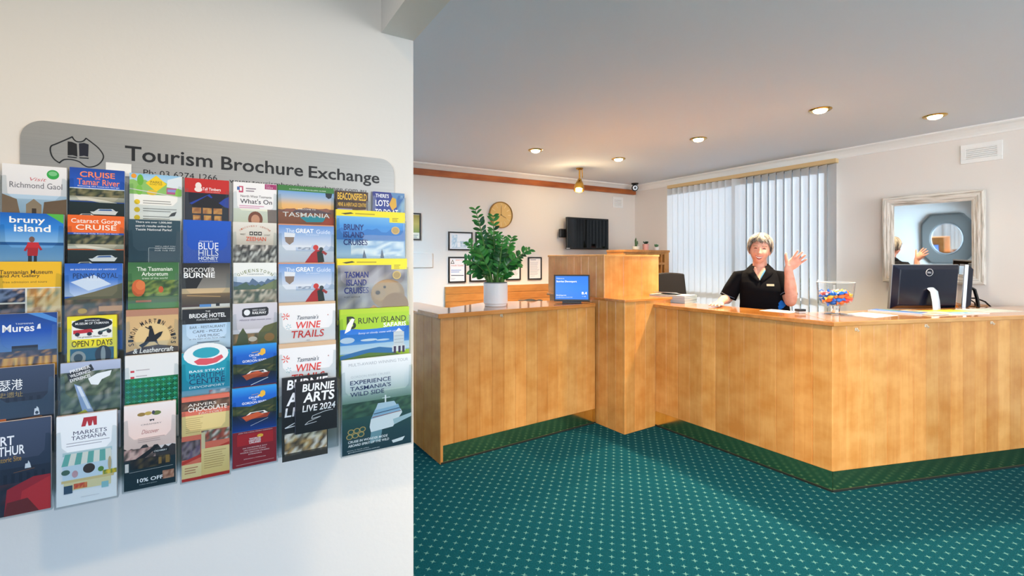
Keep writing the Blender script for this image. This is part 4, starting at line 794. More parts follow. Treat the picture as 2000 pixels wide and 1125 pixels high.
rack(4, [(456, 540, 357.5, 'f4f2f3', 'd8d4d4', "white What's On leaflet with a smiling long haired person", c_whats),
    (455, 540, 434.5, 'e6e2da', 'd0ccc4', 'sepia brochure of an old crowd with orange ZEEHAN lettering', c_zee),
    (456, 540, 513, 'f0f1ee', 'dcdad2', 'QUEENSTOWN brochure with blue mountains over bare hills', c_queen),
    (455, 541, 592, 'd6d3da', 'dcdad6', 'lilac grey railway brochure with a dark loco badge and trees', c_rail),
    (455, 540, 673, '2f9ae6', '5aa0d8', 'blue river cruise brochure with a dark boat, upper of two alike', c_river(False)),
    (454, 540, 756, '2f9ae6', '5ab0e8', 'blue and crimson river cruise brochure, lower of two alike', c_river(True))], 908)
for ri, (xl, xr, yt, yb, paper, edge, lab, art) in enumerate([(543, 652, 364.5, 438.5, '3c7d3a', '5a8a58', 'green edged WELCOME TO TASMANIA guide with a sunset bay', c_tas),
    (544, 652, 438.5, 513, 'd8946e', 'd8946e', 'snow scene guide with a red jacketed hiker, upper copy', c_great),
    (544, 653, 513, 590, 'd8946e', 'd8946e', 'snow scene guide with a red jacketed hiker, lower copy', c_great),
    (545, 655, 590, 669, 'd9b896', 'd9b896', 'white WINE TRAILS brochure with red letters, upper copy', c_wine(False)),
    (545, 656, 669, 755, 'd9b896', 'd9b896', 'white WINE TRAILS brochure half hidden by black leaflets', c_wine(True))]):
    brochure(5, ri, xl, xr, yt, yb, paper, edge, lab, art)
brochure(5, 5, 551, 640, 734, 880, '17171c', '5a5a64', 'black arts leaflet leaning behind its twin in the bottom pocket', c_arts(False), True, False, th=.005, dd=-.004)
o = brochure(5, 5, 577, 658, 742, 842, '17171c', '6a6a80', 'black BURNIE ARTS LIVE 2024 leaflet standing in front of its twin', c_arts(True), True, False, th=.005, dd=.0035)
# pocket for the two black leaflets
off = NP*(.02+.0165*5); _, pl = hit(P0, TP, 543, off); _, pr = hit(P0, TP, 660, off)
c = (pl+pr)/2; ym = c.y
holder(c+NP*.004, XR, (pr-pl).length, zat(ym, 880), zat(ym, 752), zat(ym, 765), .018, 'brochure_holder', 'clear plastic pocket holding the two black arts leaflets', 'clear brochure pockets')
brochure(6, 0, 656, 719, 374, 420, '4a3428', '8a7460', 'brown mine and heritage leaflet with yellow lettering', c_mine)
brochure(6, 0, 729, 790, 376, 422, '2c3486', '7a80b0', "narrow blue leaflet lettered THERE'S LOTS TO DO AT", c_lots, pocket=False)
brochure(6, 1, 657, 791, 412, 504, 'f7e21a', 'e8dc60', 'yellow edged BRUNY ISLAND CRUISES brochure over white surf', c_cruises(False))
brochure(6, 2, 659, 795, 505, 602, 'f7e21a', 'e8dc60', 'yellow edged TASMAN ISLAND CRUISES brochure with a seal', c_cruises(True))
brochure(6, 3, 664, 799, 602, 697, 'b0d028', 'b0d028', 'lime green safari brochure with a white lighthouse', c_safari)
brochure(6, 4, 668, 803, 698, 878, 'e6eaee', 'c8d4d8', 'large pale brochure of a ferry before misty forest hills', c_big, True, lastrow=4.4)
# pocket beside it for the narrow blue leaflet
off = NP*.02; _, pl = hit(P0, TP, 727, off); _, pr = hit(P0, TP, 792, off); c = (pl+pr)/2
holder(c, XR, (pr-pl).length, zat(c.y, 500), zat(c.y, 380), zat(c.y, 384), .011, 'brochure_holder', 'clear plastic pocket around the narrow blue leaflet at the rack corner', 'clear brochure pockets')

# ------------------------------------------------------------------ back wall
def w1box(mb, u0, v0, u1, v1, d0, d1, col=W1c, mat=0):            # box on the back wall spanning a pixel rectangle
    a = w1(u0, (v0+v1)/2); b = w1(u1, (v0+v1)/2); um = (u0+u1)/2
    z0 = w1(um, v1).z; z1 = w1(um, v0).z; c = (a+b)/2+N1*(d0+d1)/2
    mb.box((c.x, c.y, (z0+z1)/2), (b-a)/2*Vector((1, 1, 0)), N1*(d1-d0)/2, UP*(z1-z0)/2, col, mat); return Vector((c.x, c.y, (z0+z1)/2)), (b-a).length, z1-z0
# timber picture rail
a = w1(806, 341.5); b = w1(1236, 376); zr0 = w1(1020, 361).z; zr1 = w1(1020, 350.5).z
m = MB(); a = CORN+T1*6.0; b = w1(1237, 376); c = (a+b)/2+N1*.03
m.box((c.x, c.y, (zr0+zr1)/2), (b-a)/2*Vector((1, 1, 0)), N1*.028, UP*(zr1-zr0)/2)
o = m.build('timber_rail', M_beam, loc=(c.x, c.y, (zr0+zr1)/2), smooth=0, bevel=.006); tag(o, 'long orange timber rail running high along the cream back wall', 'rail')
# clock
pc = w1(977, 420, .0); R = .172
t = thing('wall_clock', 'round bamboo wall clock above the framed certificates', 'clock', pc)
ax = N1
m = MB(); m.lathe([(0, .004), (R*.96, .004), (R*.96, .022), (0, .022)], pc, 48, axis=ax); m.build('dial', mat('bamboo', 'd8b26a', .5), t)
m = MB(); m.lathe([(R*.94, .003), (R, .003), (R, .032), (R*.975, .036), (R*.94, .032)], pc, 48, axis=ax); m.build('rim', mat('bamboo_rim', 'a87c3a', .5), t)
for i in range(12):
    m = MB(); th = i*math.pi/6; d = XW = (-T1*math.sin(th)+UP*math.cos(th)); q = pc+N1*.0235+d*R*.72; s_ = d.cross(N1)
    m.box(q, d*R*.15, s_*.0028, N1*.001)
    m.build('hour_mark', D.materials.get('pale_inlay') or mat('pale_inlay', 'efd9a4', .5), t, smooth=0)
for th, ln_, wd in ((math.radians(3), .12, .004), (math.radians(118), .08, .005)):
    d = (-T1*math.sin(th)+UP*math.cos(th)); m = MB(); m.box(pc+N1*.027+d*ln_/2, d*ln_/2, d.cross(N1)*wd/2, N1*.001); m.build('hand', mat('hand_metal', '8a6a34', .4), t, smooth=0)
m = MB(); m.cyl(pc+N1*.022, pc+N1*.030, .008); m.build('hub', D.materials['hand_metal'], t)
# television
t = thing('television', 'black wall mounted television above the timber screen', 'television', w1(1133, 457, .1))
m = MB(); ctr, Wt, Ht = w1box(m, 1094, 427.5, 1174, 487.5, .125, .165); tvc = m.build('casing', M_black, t, smooth=0, bevel=.006)
m = MB(); m.box(ctr+N1*.0215, T1*(Wt/2-.018), N1*.001, UP*(Ht/2-.022)); m.build('screen', M_gloss, tvc, smooth=0)
m = MB(); m.box(ctr-N1*.080, T1*.12, N1*.062, UP*.09); m.box(ctr-N1*.06+T1*.34, T1*.11, N1*.022, UP*.06); m.build('wall_bracket', M_black, t, smooth=0, bevel=.01)
m = MB(); m.box(ctr+N1*.0215-T1*-.36-UP*(Ht/2-.01), T1*.03, N1*.0012, UP*.006); m.build('badge', M_steel, tvc, smooth=0)
# louvred vents
def vent(name, base, tn, nn, u0, v0, u1, v1, k, lab):
    s0, a = hit(base, tn, u0); s1, b = hit(base, tn, u1); um = (u0+u1)/2; _, pm = hit(base, tn, um); z0 = zat(pm.y, v1); z1 = zat(pm.y, v0); c = (a+b)/2; c = Vector((c.x, c.y, (z0+z1)/2)); X = (b-a)/2; H = (z1-z0)/2
    t = thing(name, lab, 'vent', c); xl = X.length; xd = X.normalized()
    m = MB(); e = .034
    for sg in (-1, 1):
        m.box(c+nn*.007+UP*sg*(H-e/2), X, nn*.006, UP*e/2); m.box(c+nn*.007+xd*sg*(xl-e/2), xd*e/2, nn*.006, UP*(H-e))
    m.build('frame', M_white, t, smooth=0, bevel=.002)
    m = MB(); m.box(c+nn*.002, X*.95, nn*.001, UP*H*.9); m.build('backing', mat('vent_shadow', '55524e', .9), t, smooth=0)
    for i in range(k):
        z = -H+e+(2*H-2*e)*(i+.5)/k; dz = (2*H-2*e)/k
        mm = MB(); mm.box(c+nn*.008+UP*z, xd*(xl-e), nn*.005+UP*dz*.18, (UP*.9-nn*.35).normalized()*dz*.34); mm.build('louvre', M_white, t, smooth=0)
vent('wall_vent', CORN, T1, N1, 1196, 385, 1216, 406, 5, 'small cream louvred vent on the back wall near the corner')
vent('wall_vent', Q2, T2, N2, 1877, 279, 1959, 316, 6, 'white louvred vent high on the wall above the framed mirror')
# framed certificates and pictures
def picture(u0, v0, u1, v1, lab, art, grp='framed papers on the back wall', fc='0e0f14'):
    m = MB(); _, a = hit(CORN, T1, u0); _, b = hit(CORN, T1, u1); um = (u0+u1)/2; z0 = w1(um, v1).z; z1 = w1(um, v0).z
    c = (a+b)/2; c = Vector((c.x, c.y, (z0+z1)/2)); X = (b-a)/2; xd = X.normalized(); xl = X.length; H = (z1-z0)/2; e = .017
    t = thing('picture_frame', lab, 'frame', c, grp)
    for sg in (-1, 1):
        m.box(c+N1*.01+UP*sg*(H-e/2), X, N1*.008, UP*e/2); m.box(c+N1*.01+xd*sg*(xl-e/2), xd*e/2, N1*.008, UP*(H-e))
    m.build('frame', mat('frame_black', fc, .35) if 'frame_black' not in D.materials else D.materials['frame_black'], t, smooth=0)
    m = MB(); m.box(c+N1*.006, xd*(xl-e*.8), N1*.003, UP*(H-e*.8), hx('f2f2f4')); ar = Art(m, c+N1*.0094-xd*(xl-e)+UP*(H-e), xd*2*(xl-e), UP*-2*(H-e), N1, step=.00012); art(ar); m.build('print', M_print, t, smooth=0)
def doc(seed, head='3a4a78'):
    def f(a):
        a.r(0, 0, 1, 1, 'eef0f4'); a.r(.12, .06, .6, .10, head); a.lines(.1, .2, .9, 11, .06, 'b0b4c4', .018, seed); a.ln(.12, .9, .5, .88, .012, '5a6078')
    return f
def warn(a):
    a.r(0, 0, 1, 1, 'eef0f4'); a.poly([(.06, .24), (.2, .06), (.32, .24)], '1a1a1c'); a.poly([(.12, .215), (.2, .11), (.26, .215)], 'f2f2f2'); a.t('WHAT TO', .64, .09, .5, .05, 'e07040', 1); a.t('YOUR TOURS', .52, .32, .84, .06, 'd0603c', 1); a.lines(.1, .5, .8, 2, .08, 'a0b4dc', .04); a.ln(.1, .74, .94, .75, .045, '2a3a4e'); a.lines(.1, .86, .4, 2, .05, 'b0b4bc', .015)
def land(a):
    a.r(0, 0, 1, 1, 'f4f7fa'); a.n(.1, .1, .35, .9, ['c4dcec', 'a8cce0', 'e8f0f6'], 4, 6, 3); a.r(.08, .55, .92, .57, 'b0c8d8'); a.n(.5, .5, .9, .85, ['b8d0de', 'e0eaf2', '8fb0c4'], 6, 3, 5); a.lines(.1, .9, .8, 1, .1, '9ab0c0', .03)
def gold(a): a.r(0, 0, 1, 1, 'f0ecd8'); a.g(0, .02, 1, .75, 'a08a3a', 'c8b860', '8a9a50'); a.lines(.1, .84, .9, 3, .05, '7a8a98', .02)
picture(796, 416, 821.5, 469, 'black framed golden green picture half hidden by the partition edge', gold)
picture(875, 453, 922, 489, 'black framed pale blue landscape print left of the plant', land)
picture(928, 454, 971, 488.5, 'black framed landscape print hidden mostly by plant stems below the clock', land)
picture(875, 501.5, 909, 552, 'black framed notice with a warning triangle and orange heading', warn)
picture(916.5, 502, 950, 550, 'black framed certificate, second in the lower row behind the leaves', doc(2))
picture(954, 502.5, 981, 549, 'black framed certificate, third in the lower row behind the pot plant', doc(3))
picture(987.5, 502.5, 1016, 547, 'black framed certificate just right of the plant leaves', doc(4, '8a8fa0'))
picture(1030.5, 502, 1057, 546, 'black framed certificate nearest the timber screen', doc(5, 'a0a4b4'))
# painted switchboard cover
m = MB(); c, _, _ = w1box(m, 796, 494, 844, 522.5, .0, .018); o = m.build('switchboard_cover', M_wall, loc=c, smooth=0, bevel=.004); tag(o, 'white painted switchboard cover on the wall beside the partition edge', 'cover')
# back bench with a boarded splashback
_, a = hit(CORN, T1, 868); _, b = hit(CORN, T1, 1105); zt_ = w1(868, 560).z; X = (b-a).normalized()
t = thing('back_bench', 'low timber bench with a boarded splashback along the back wall', 'bench', (a+b)/2)
m = MB()
for i in range(3):
    h = (zt_-.80)/3; v = (.93, 1, .96)[i]; c = (a+b)/2+N1*.02; m.box((c.x, c.y, .80+h*(i+.5)), (b-a)/2, N1*.018, UP*(h/2-.0012), (v, v*.98, v*.96))
m.build('splashback', wood('bench_wood', 'c08a4c', 'a06c34', .35, 'h', math.radians(30)), t, smooth=0, bevel=.002)
m = MB(); c = (a+b)/2+N1*.27; m.box((c.x, c.y, .785), (b-a)/2, N1*.265, UP*.015); m.build('bench_top', M_shelf, t, smooth=0)
for q in (a+X*.03, (a+b)/2, b-X*.03): m = MB(); m.box((q+N1*.25).to_tuple()[:2]+(.385,), X*.015, N1*.23, UP*.385); m.build('support', M_shelf, t, smooth=0)
# pigeonhole cabinet in the corner with three small plants
FR = -T1
pr = Vector((.3295*6.6, 6.6, 0)); k_ = (pr.x-.2344*pr.y)/(FR.x-.2344*FR.y); plf = pr-FR*k_; Wc = k_; cz = zat(6.45, 488.5)
c0 = (pr+plf)/2-N1*.16
t = thing('pigeonhole_cabinet', 'tall timber pigeonhole cabinet in the corner under three tiny plants', 'cabinet', c0)
def cb(mb, x0, x1, d0, d1, z0, z1): c = pr-FR*((x0+x1)/2)-N1*((d0+d1)/2); mb.box((c.x, c.y, (z0+z1)/2), FR*(x1-x0)/2, N1*(d1-d0)/2, UP*(z1-z0)/2)
m = MB(); cb(m, 0, .085, 0, .32, 0, cz-.03); cb(m, Wc-.03, Wc, 0, .32, 0, cz-.03); cb(m, .085, Wc-.03, .30, .32, 0, cz-.03); cb(m, .13, .15, 0, .3, 0, cz-.03); cb(m, Wc/2-.01, Wc/2+.01, 0, .3, 0, cz-.03)
m.build('carcass', M_shelf, t, smooth=0)
m = MB(); cb(m, -.006, Wc+.006, -.012, .325, cz-.03, cz); m.build('top', M_shelf, t, smooth=0, bevel=.003)
for i in range(11):
    z = .06+(cz-.1)*i/10; m = MB(); cb(m, .085, Wc-.03, .002, .3, z-.016, z+.016); m.build('shelf', M_shelf, t, smooth=0)
M_leaf = mat('leaf_green', '2f6a2c', .35); M_succ = mat('succulent', '4f7a54', .5); M_soil = mat('soil', '2c2018', .95); M_stemg = mat('stem_green', '5d8a3c', .5)
def onc(u, d): s, p = hit(pr-N1*d, FR, u); return Vector((p.x, p.y, cz))
p = onc(1242, .12); t = thing('cactus', 'slim green cactus in a clear glass pot on the corner cabinet', 'plant', p)
m = MB(); m.lathe([(.03, 0), (.045, .01), (.05, .05), (.047, .05), (.042, .012), (0, .012)], p, 20); m.build('pot', mat('frosted_pot', 'd8dcd4', .2), t)
m = MB(); m.lathe([(0, .035), (.044, .035)], p, 16); m.build('soil', M_soil, t)
m = MB(); m.tube([p+UP*.035, p+UP*.08+FR*.004, p+UP*.13-FR*.004, p+UP*.165], [.016, .018, .014, .004], n=8); m.tube([p+UP*.07, p+UP*.085+FR*.03, p+UP*.125+FR*.03], [.008, .01, .005], n=8); m.build('stem', mat('cactus_green', '3c5a34', .6), t)
p = onc(1261, .12); t = thing('potted_succulent', 'pink ribbed pot of dark succulent on the corner cabinet', 'plant', p)
m = MB(); m.lathe([(0, 0), (.038, 0), (.042, .085), (.037, .085), (.035, .07), (0, .07)], p, 20); m.build('pot', mat('pink_pot', 'e6a9a0', .5), t)
m = MB(); rr = random.Random(2)
for i in range(22):
    a = i*2.4; h = .012+.02*rr.random(); d = Vector((math.cos(a), math.sin(a), 0)); m.tube([p+UP*.07, p+UP*(.085+h)+d*.02, p+UP*(.09+h)+d*.036], [.006, .009, .002], n=6)
m.build('foliage', mat('dark_succulent', '24402c', .5), t)
p = onc(1282, .12); t = thing('potted_succulent', 'small white pot of pale green succulent on the corner cabinet', 'plant', p)
m = MB(); m.lathe([(0, 0), (.028, 0), (.036, .045), (.031, .045), (.03, .036), (0, .036)], p, 20); m.build('pot', M_white, t)
m = MB()
for i in range(18):
    a = i*2.4; h = .012+.02*rr.random(); d = Vector((math.cos(a), math.sin(a), 0)); m.tube([p+UP*.036, p+UP*(.05+h)+d*.018, p+UP*(.056+h)+d*.028], [.006, .009, .002], n=6)
m.build('foliage', M_succ, t)
# ------------------------------------------------------------------ ceiling fittings
bulb = D.materials.new('lamp_glow'); bulb.use_nodes = True; b_ = bulb.node_tree.nodes['Principled BSDF']; b_.inputs['Emission Color'].default_value = (1, .78, .45, 1); b_.inputs['Emission Strength'].default_value = 22
def downlight(p, lab, en=200, cone=115):
    t = thing('downlight', lab, 'downlight', p, 'recessed ceiling downlights')
    m = MB(); m.lathe([(.05, 0), (.078, 0), (.078, -.004), (.070, -.010), (.056, -.010), (.050, -.002)], p, 32); m.build('rim', M_brass, t)
    m = MB(); m.lathe([(.048, -.002), (.047, -.012), (.036, -.022), (.018, -.028), (0, -.029)], p, 24); m.build('bulb', bulb, t)
    l = D.lights.new('downlight_beam', 'SPOT'); l.energy = en; l.color = (1, .77, .50); l.spot_size = math.radians(cone); l.spot_blend = .8; l.shadow_soft_size = .05
    o = D.objects.new('downlight_beam', l); COL.objects.link(o); o.parent = t; o.location = (0, 0, -.05)
for u, v, lab in ((1046, 293, 'lit downlight nearest the plant end of the ceiling'), (1208, 310, 'lit downlight beside the brass spotlight'), (1364, 271, 'lit downlight in front of the blind, middle of the ceiling'),
                  (1602, 214, 'lit downlight closest overhead, largest of the five'), (1826, 226, 'lit downlight nearest the white louvred wall vent')):
    p = onz(u, v, CEIL); downlight(p, lab, {1046: 230, 1208: 230, 1364: 230, 1826: 12}.get(u, 240))
for x, y, ee in ((.75, 1.9, 230), (1.7, 1.15, 150), (2.9, 1.55, 15)):  # extra downlights added out of view to brighten counter fronts and carpet
    downlight(Vector((x, y, CEIL)), 'lit downlight over the lobby carpet before the counter', ee)
for x, y in ((-.30, .50), (-1.15, .0)):                           # entrance area, above the sign, out of frame
    p = Vector((x, y, CEIL)); downlight(p, 'lit downlight over the entrance near the brochure wall', 31, 165)
p = onz(1132, 328.5, CEIL); t = thing('brass_spotlight', 'brass adjustable spotlight hanging from the ceiling near the rail', 'spotlight', p)
m = MB(); m.lathe([(0, 0), (.045, 0), (.045, -.01), (.03, -.02), (0, -.02)], p, 24); m.build('ceiling_rose', M_brass, t)
m = MB(); m.cyl(p, p-UP*.13, .010); m.cyl(p+Vector((.03, 0, 0)), p+Vector((.035, 0, -.12)), .006); m.build('stem', M_brass, t)
q = p-UP*.155; m = MB(); m.ball(q, .028); m.build('joint', M_brass, t)
d = Vector((-.12, -.35, -.93)).normalized(); m = MB(); m.lathe([(0, 0), (.03, .0), (.045, .03), (.062, .075), (.066, .13), (.06, .13), (.055, .08), (0, .05)], q-UP*.005, 28, axis=d); m.build('lamp_shade', M_brass, t)
m = MB(); m.ball(q+d*.105, .042); m.build('bulb', bulb, t)
l = D.lights.new('spotlight_glow', 'POINT'); l.energy = 8; l.color = (1, .74, .42); l.shadow_soft_size = .05; o = D.objects.new('spotlight_glow', l); COL.objects.link(o); o.parent = t; o.location = (q+d*.22-p)
p = onz(1240, 358, CEIL); t = thing('security_camera', 'small black dome security camera at the ceiling corner', 'camera', p)
m = MB(); m.cyl(p, p-UP*.022, .055, .045); m.build('mount', M_black, t)
m = MB(); q = p-UP*.07; m.ball(q, .05); m.build('body', M_black, t)
vd = Vector((-.17, -.97, -.1)).normalized(); m = MB(); m.lathe([(.016, .046), (.036, .046), (.034, .053), (.018, .053)], q, 20, axis=vd); m.build('ring', M_steel, t)
m = MB(); m.lathe([(0, .052), (.016, .050)], q, 16, axis=vd); m.build('lens', M_gloss, t)
# ------------------------------------------------------------------ vertical blind
hd = .11; s1, _ = hit(Q2+N2*hd, T2, 1305.5); s0, _ = hit(Q2+N2*hd, T2, 1635.5)
bz = 2.452
t = thing('vertical_blind', 'cream vertical blind covering the bright window behind the receptionist', 'blind', Q2+N2*hd+T2*(s0+s1)/2+UP*bz)
m = MB(); c = Q2+N2*hd+T2*(s0+s1)/2; m.box((c.x, c.y, bz-.022), T2*(s1-s0)/2, N2*.03, UP*.022); m.build('headrail', mat('headrail_wood', 'd9bd8c', .5), t, smooth=0, bevel=.004)
m = MB()
for s in (s0+.06, (s0+s1)/2, s1-.06): c = Q2+N2*.04+T2*s; m.box((c.x, c.y, bz-.012), T2*.02, N2*.045, UP*.006)
m.build('bracket', M_white, t, smooth=0)
slm = D.materials.new('blind_fabric'); slm.use_nodes = True; nt = slm.node_tree; nt.nodes.clear(); L = nt.links
oo = nt.nodes.new('ShaderNodeOutputMaterial'); mx = nt.nodes.new('ShaderNodeMixShader'); mx.inputs[0].default_value = .44
df = nt.nodes.new('ShaderNodeBsdfDiffuse'); df.inputs[0].default_value = (.86, .83, .78, 1); tr_ = nt.nodes.new('ShaderNodeBsdfTranslucent'); tr_.inputs[0].default_value = (.74, .84, .96, 1)
L.new(df.outputs[0], mx.inputs[1]); L.new(tr_.outputs[0], mx.inputs[2]); L.new(mx.outputs[0], oo.inputs[0])
NSL = 24
for i in range(NSL):
    s = s0+.05+(s1-s0-.10)*i/(NSL-1)
    ang = math.radians(33 if i >= 12 else -24) # slats stand more open at the right end
    if i in (12,): ang = math.radians(50)
    c = Q2+N2*hd+T2*s; d = T2*math.cos(ang)+N2*math.sin(ang)
    mb = MB(); nn = d.cross(UP); K = 6; rows = []
    for z in (bz-.05, .14):
        rows.append((mb.vs([Vector((c.x, c.y, z))+d*(.057*(2*k/K-1))+nn*(.007*(1-(2*k/K-1)**2)) for k in range(K+1)]), mb.vs([Vector((c.x, c.y, z))+d*(.057*(2*k/K-1))+nn*(.007*(1-(2*k/K-1)**2)-.0008) for k in range(K+1)])))
    (a0, a1), (b0, b1) = rows
    for k in range(K): mb.fi((a0[k], a0[k+1], b0[k+1], b0[k])); mb.fi((a1[k+1], a1[k], b1[k], b1[k+1]))
    mb.fi((a0[0], b0[0], b1[0], a1[0])); mb.fi((a0[K], a1[K], b1[K], b0[K]))
    mb.build('slat', slm, t, smooth=50)
# ------------------------------------------------------------------ framed mirror on the right wall and the octagonal mirror it shows
sL, aL = hit(Q2, T2, 1732); sR, aR = hit(Q2, T2, 1928); zt_, zb_ = 2.0, 1.19
tilt = math.radians(1.2); c = (aL+aR)/2; c = Vector((c.x, c.y, zb_))+N2*.045; NM = Matrix.Rotation(math.radians(4.5), 3, 'Z')@N2
mu = (UP*math.cos(tilt)+NM*math.sin(tilt)); mn = NM*math.cos(tilt)-UP*math.sin(tilt); Wm = (aL-aR).length; Hm = zt_-zb_; X = Matrix.Rotation(math.radians(4.5), 3, 'Z')@(aR-aL).normalized()
t = thing('framed_mirror', 'large mirror in a whitewashed timber frame behind the monitors', 'mirror', c)
def fw(scl):
    m, nt, b = nodes('whitewashed_wood'); L = nt.links; tc = nt.nodes.new('ShaderNodeTexCoord'); mp = nt.nodes.new('ShaderNodeMapping'); mp.inputs['Scale'].default_value = scl; L.new(tc.outputs['Object'], mp.inputs[0])
    n = nt.nodes.new('ShaderNodeTexNoise'); n.inputs['Scale'].default_value = 3; n.inputs['Detail'].default_value = 5; L.new(mp.outputs[0], n.inputs[0]); cr = nt.nodes.new('ShaderNodeValToRGB'); cr.color_ramp.elements[0].position = .36; cr.color_ramp.elements[1].position = .50
    cr.color_ramp.elements[0].color = (*hx('a29a8e'), 1); cr.color_ramp.elements[1].color = (*hx('dedad2'), 1); L.new(n.outputs[0], cr.inputs[0]); L.new(cr.outputs[0], b.inputs['Base Color']); b.inputs['Roughness'].default_value = .7; return m
M_ww = fw((34, 34, 1.6)); M_wh = fw((1.6, 1.6, 40))
def fpt(x, z, d): return c+X*x+mu*z+mn*d
prof = [(0, .0), (0, .030), (.008, .040), (.020, .042), (.026, .034), (.034, .034), (.040, .038), (.052, .034), (.057, .026), (.066, .026), (.070, .029), (.080, .022), (.088, .014), (.088, .0)]
m = MB(); h = Wm/2
cornr = [(-h, 0, 1, 1), (h, 0, -1, 1), (h, Hm, -1, -1), (-h, Hm, 1, -1)]
rg = [m.vs([fpt(x+dx*w_, z+dz*w_, d_) for w_, d_ in prof]) for x, z, dx, dz in cornr]
for i in range(4):
    a, b = rg[i], rg[(i+1) % 4]
    for k in range(len(prof)): j = (k+1) % len(prof); m.fi((a[k], a[j], b[j], b[k]), W1c, (i+1) % 2)
m.build('frame', [M_ww, M_wh], t, smooth=0)
m = MB(); m.box(fpt(0, Hm/2, .008), X*(h-.08), mu*(Hm/2-.08), mn*.003); m.build('mirror_glass', M_mirror, t, smooth=0)
m = MB(); m.box(c-N2*.02+UP*Hm*.6, X*.2, N2*.022, UP*.02); m.build('hanging_batten', M_shelf, t, smooth=0)
# octagonal mirror on the passage wall, where the reflection of the sight line lands
k_ = (1850-CX)/F; ray = Vector((k_, 1, (CY-466)/F)); tt = (c-Vector((0, 0, CZ))).dot(mn)/ray.dot(mn); hp = Vector((0, 0, CZ))+ray*tt; rf = ray-mn*2*ray.dot(mn)
t2 = (S0-hp).dot(NS)/rf.dot(NS); oc = hp+rf*t2
nO = ((Vector((1.02, 4.19, 1.40))-oc).normalized()-rf.normalized()).normalized(); TO = UP.cross(nO).normalized(); UO = nO.cross(TO)
Ro = 49/F*(tt+t2)
t = thing('octagonal_mirror', 'grey octagonal framed round mirror seen reflected in the large mirror', 'mirror', oc+NS*.02)
m = MB(); e8 = lambda r: [(r*1.0, r*.62), (r*.62, r*1.0), (-r*.62, r*1.0), (-r*1.0, r*.62), (-r*1.0, -r*.62), (-r*.62, -r*1.0), (r*.62, -r*1.0), (r*1.0, -r*.62)]
oc = oc+NS*.03; oq = lambda x, z, d: oc+TO*x*.78+UO*z+nO*d
NQ = 64; oct_ = e8(1.0)
def orad(th):                                                      # radius of the octagon outline at an angle
    x, y = math.cos(th), math.sin(th); ax_, ay_ = abs(x), abs(y); return Ro/max(ax_, ay_, (ax_+ay_)/1.62)
ths = [2*math.pi*i/NQ for i in range(NQ)]
ringo = lambda rf_, d_: m.vs([oq(rf_(th)*math.cos(th), rf_(th)*math.sin(th), d_) for th in ths])
f0 = ringo(orad, .004); f1 = ringo(orad, .030); f1b = ringo(lambda th: orad(th)*.93, .045); f2 = ringo(lambda th: Ro*.66, .040); f3 = ringo(lambda th: Ro*.60, .022)
for i in range(NQ):
    j = (i+1) % NQ
    for p, q in ((f0, f1), (f1, f1b), (f1b, f2), (f2, f3)): m.fi((p[i], p[j], q[j], q[i]))
m.build('frame', mat('grey_timber', '5d5c58', .6), t, smooth=0)
m = MB(); m.fi(m.vs([oq(Ro*.61*math.cos(th), Ro*.61*math.sin(th), .021) for th in ths])); m.build('mirror_glass', M_mirror, t, smooth=0)
m = MB(); m.tube([oq(Ro*.60*math.cos(th), Ro*.60*math.sin(th), .026) for th in ths+ths[:1]], .007, n=8); m.build('bead', M_steel, t)
# shelf along the right wall
_, a = hit(Q2, T2, 1862); b = R2+T2*.66
m = MB(); c = (a+b)/2+N2*.13; m.box((c.x, c.y, 1.012), (a-b)/2*Vector((1, 1, 0)), N2*.13, UP*.014)
o = m.build('wall_shelf', M_shelf, loc=(c.x, c.y, 1.012), smooth=0, bevel=.003); tag(o, 'narrow timber shelf along the wall below the framed mirror', 'shelf')
# ------------------------------------------------------------------ things on the counters
# potted plant
p = onz(968, 597.5, ZT+.004); p.z = ZT+.004
t = thing('potted_plant', 'lush dark green zz plant in a white ribbed pot', 'plant', p)
m = MB(); nn = 72; prof = [(.0, .0), (.082, .0), (.082, .018), (.095, .022)]
m.lathe([(0, 0), (.084, 0), (.088, .004), (.088, .018)], p, nn)
rings = []
for z in (.018, .025, .172, .180):
    rings.append(m.vs([p+Vector((math.cos(2*math.pi*i/nn), math.sin(2*math.pi*i/nn), 0))*((.096 if z > .02 else .089)-(.0018 if i % 2 else 0))+UP*z for i in range(nn)]))
for a, b in zip(rings, rings[1:]):
    for i in range(nn): j = (i+1) % nn; m.fi((a[i], a[j], b[j], b[i]))
m.lathe([(.096, .180), (.094, .184), (.086, .184), (.085, .16)], p, nn)
m.build('pot', mat('pot_ceramic', 'f8f9fb', .35), t)
m = MB(); m.lathe([(.086, .166), (.093, .186), (.090, .192), (.083, .190), (.082, .172), (0, .172)], p, 40); m.build('pot_liner', mat('grey_liner', '6a7074', .5), t)
m = MB(); m.lathe([(0, .176), (.083, .174)], p, 30); m.build('soil', M_soil, t)
rr = random.Random(12)
stems = []   # (azimuth in the picture plane dx, depth dy, height, droop, number of leaflet pairs)
specs = [(-.165, .00, .60, 12), (-.02, -.02, .545, 11), (.02, .05, .40, 8), (.13, -.01, .37, 9), (.27, .02, .27, 9), (-.22, .02, .33, 9), (-.23, -.05, .19, 8), (-.13, -.08, .28, 8), (.06, -.06, .36, 9), (.15, -.08, .20, 8), (-.08, -.10, .17, 7), (.03, -.11, .14, 7), (-.19, .08, .22, 8), (.10, .08, .30, 8), (-.06, .08, .38, 9), (.18, .07, .16, 8), (-.11, .04, .40, 9), (-.20, -.02, .11, 7), (.10, -.1, .09, 6)]
stm = MB(); lf = MB(); gcols = ['1c5a26', '246a2c', '2f7a32', '3c8a38', '174a20', '4c9a40', '225c2a']
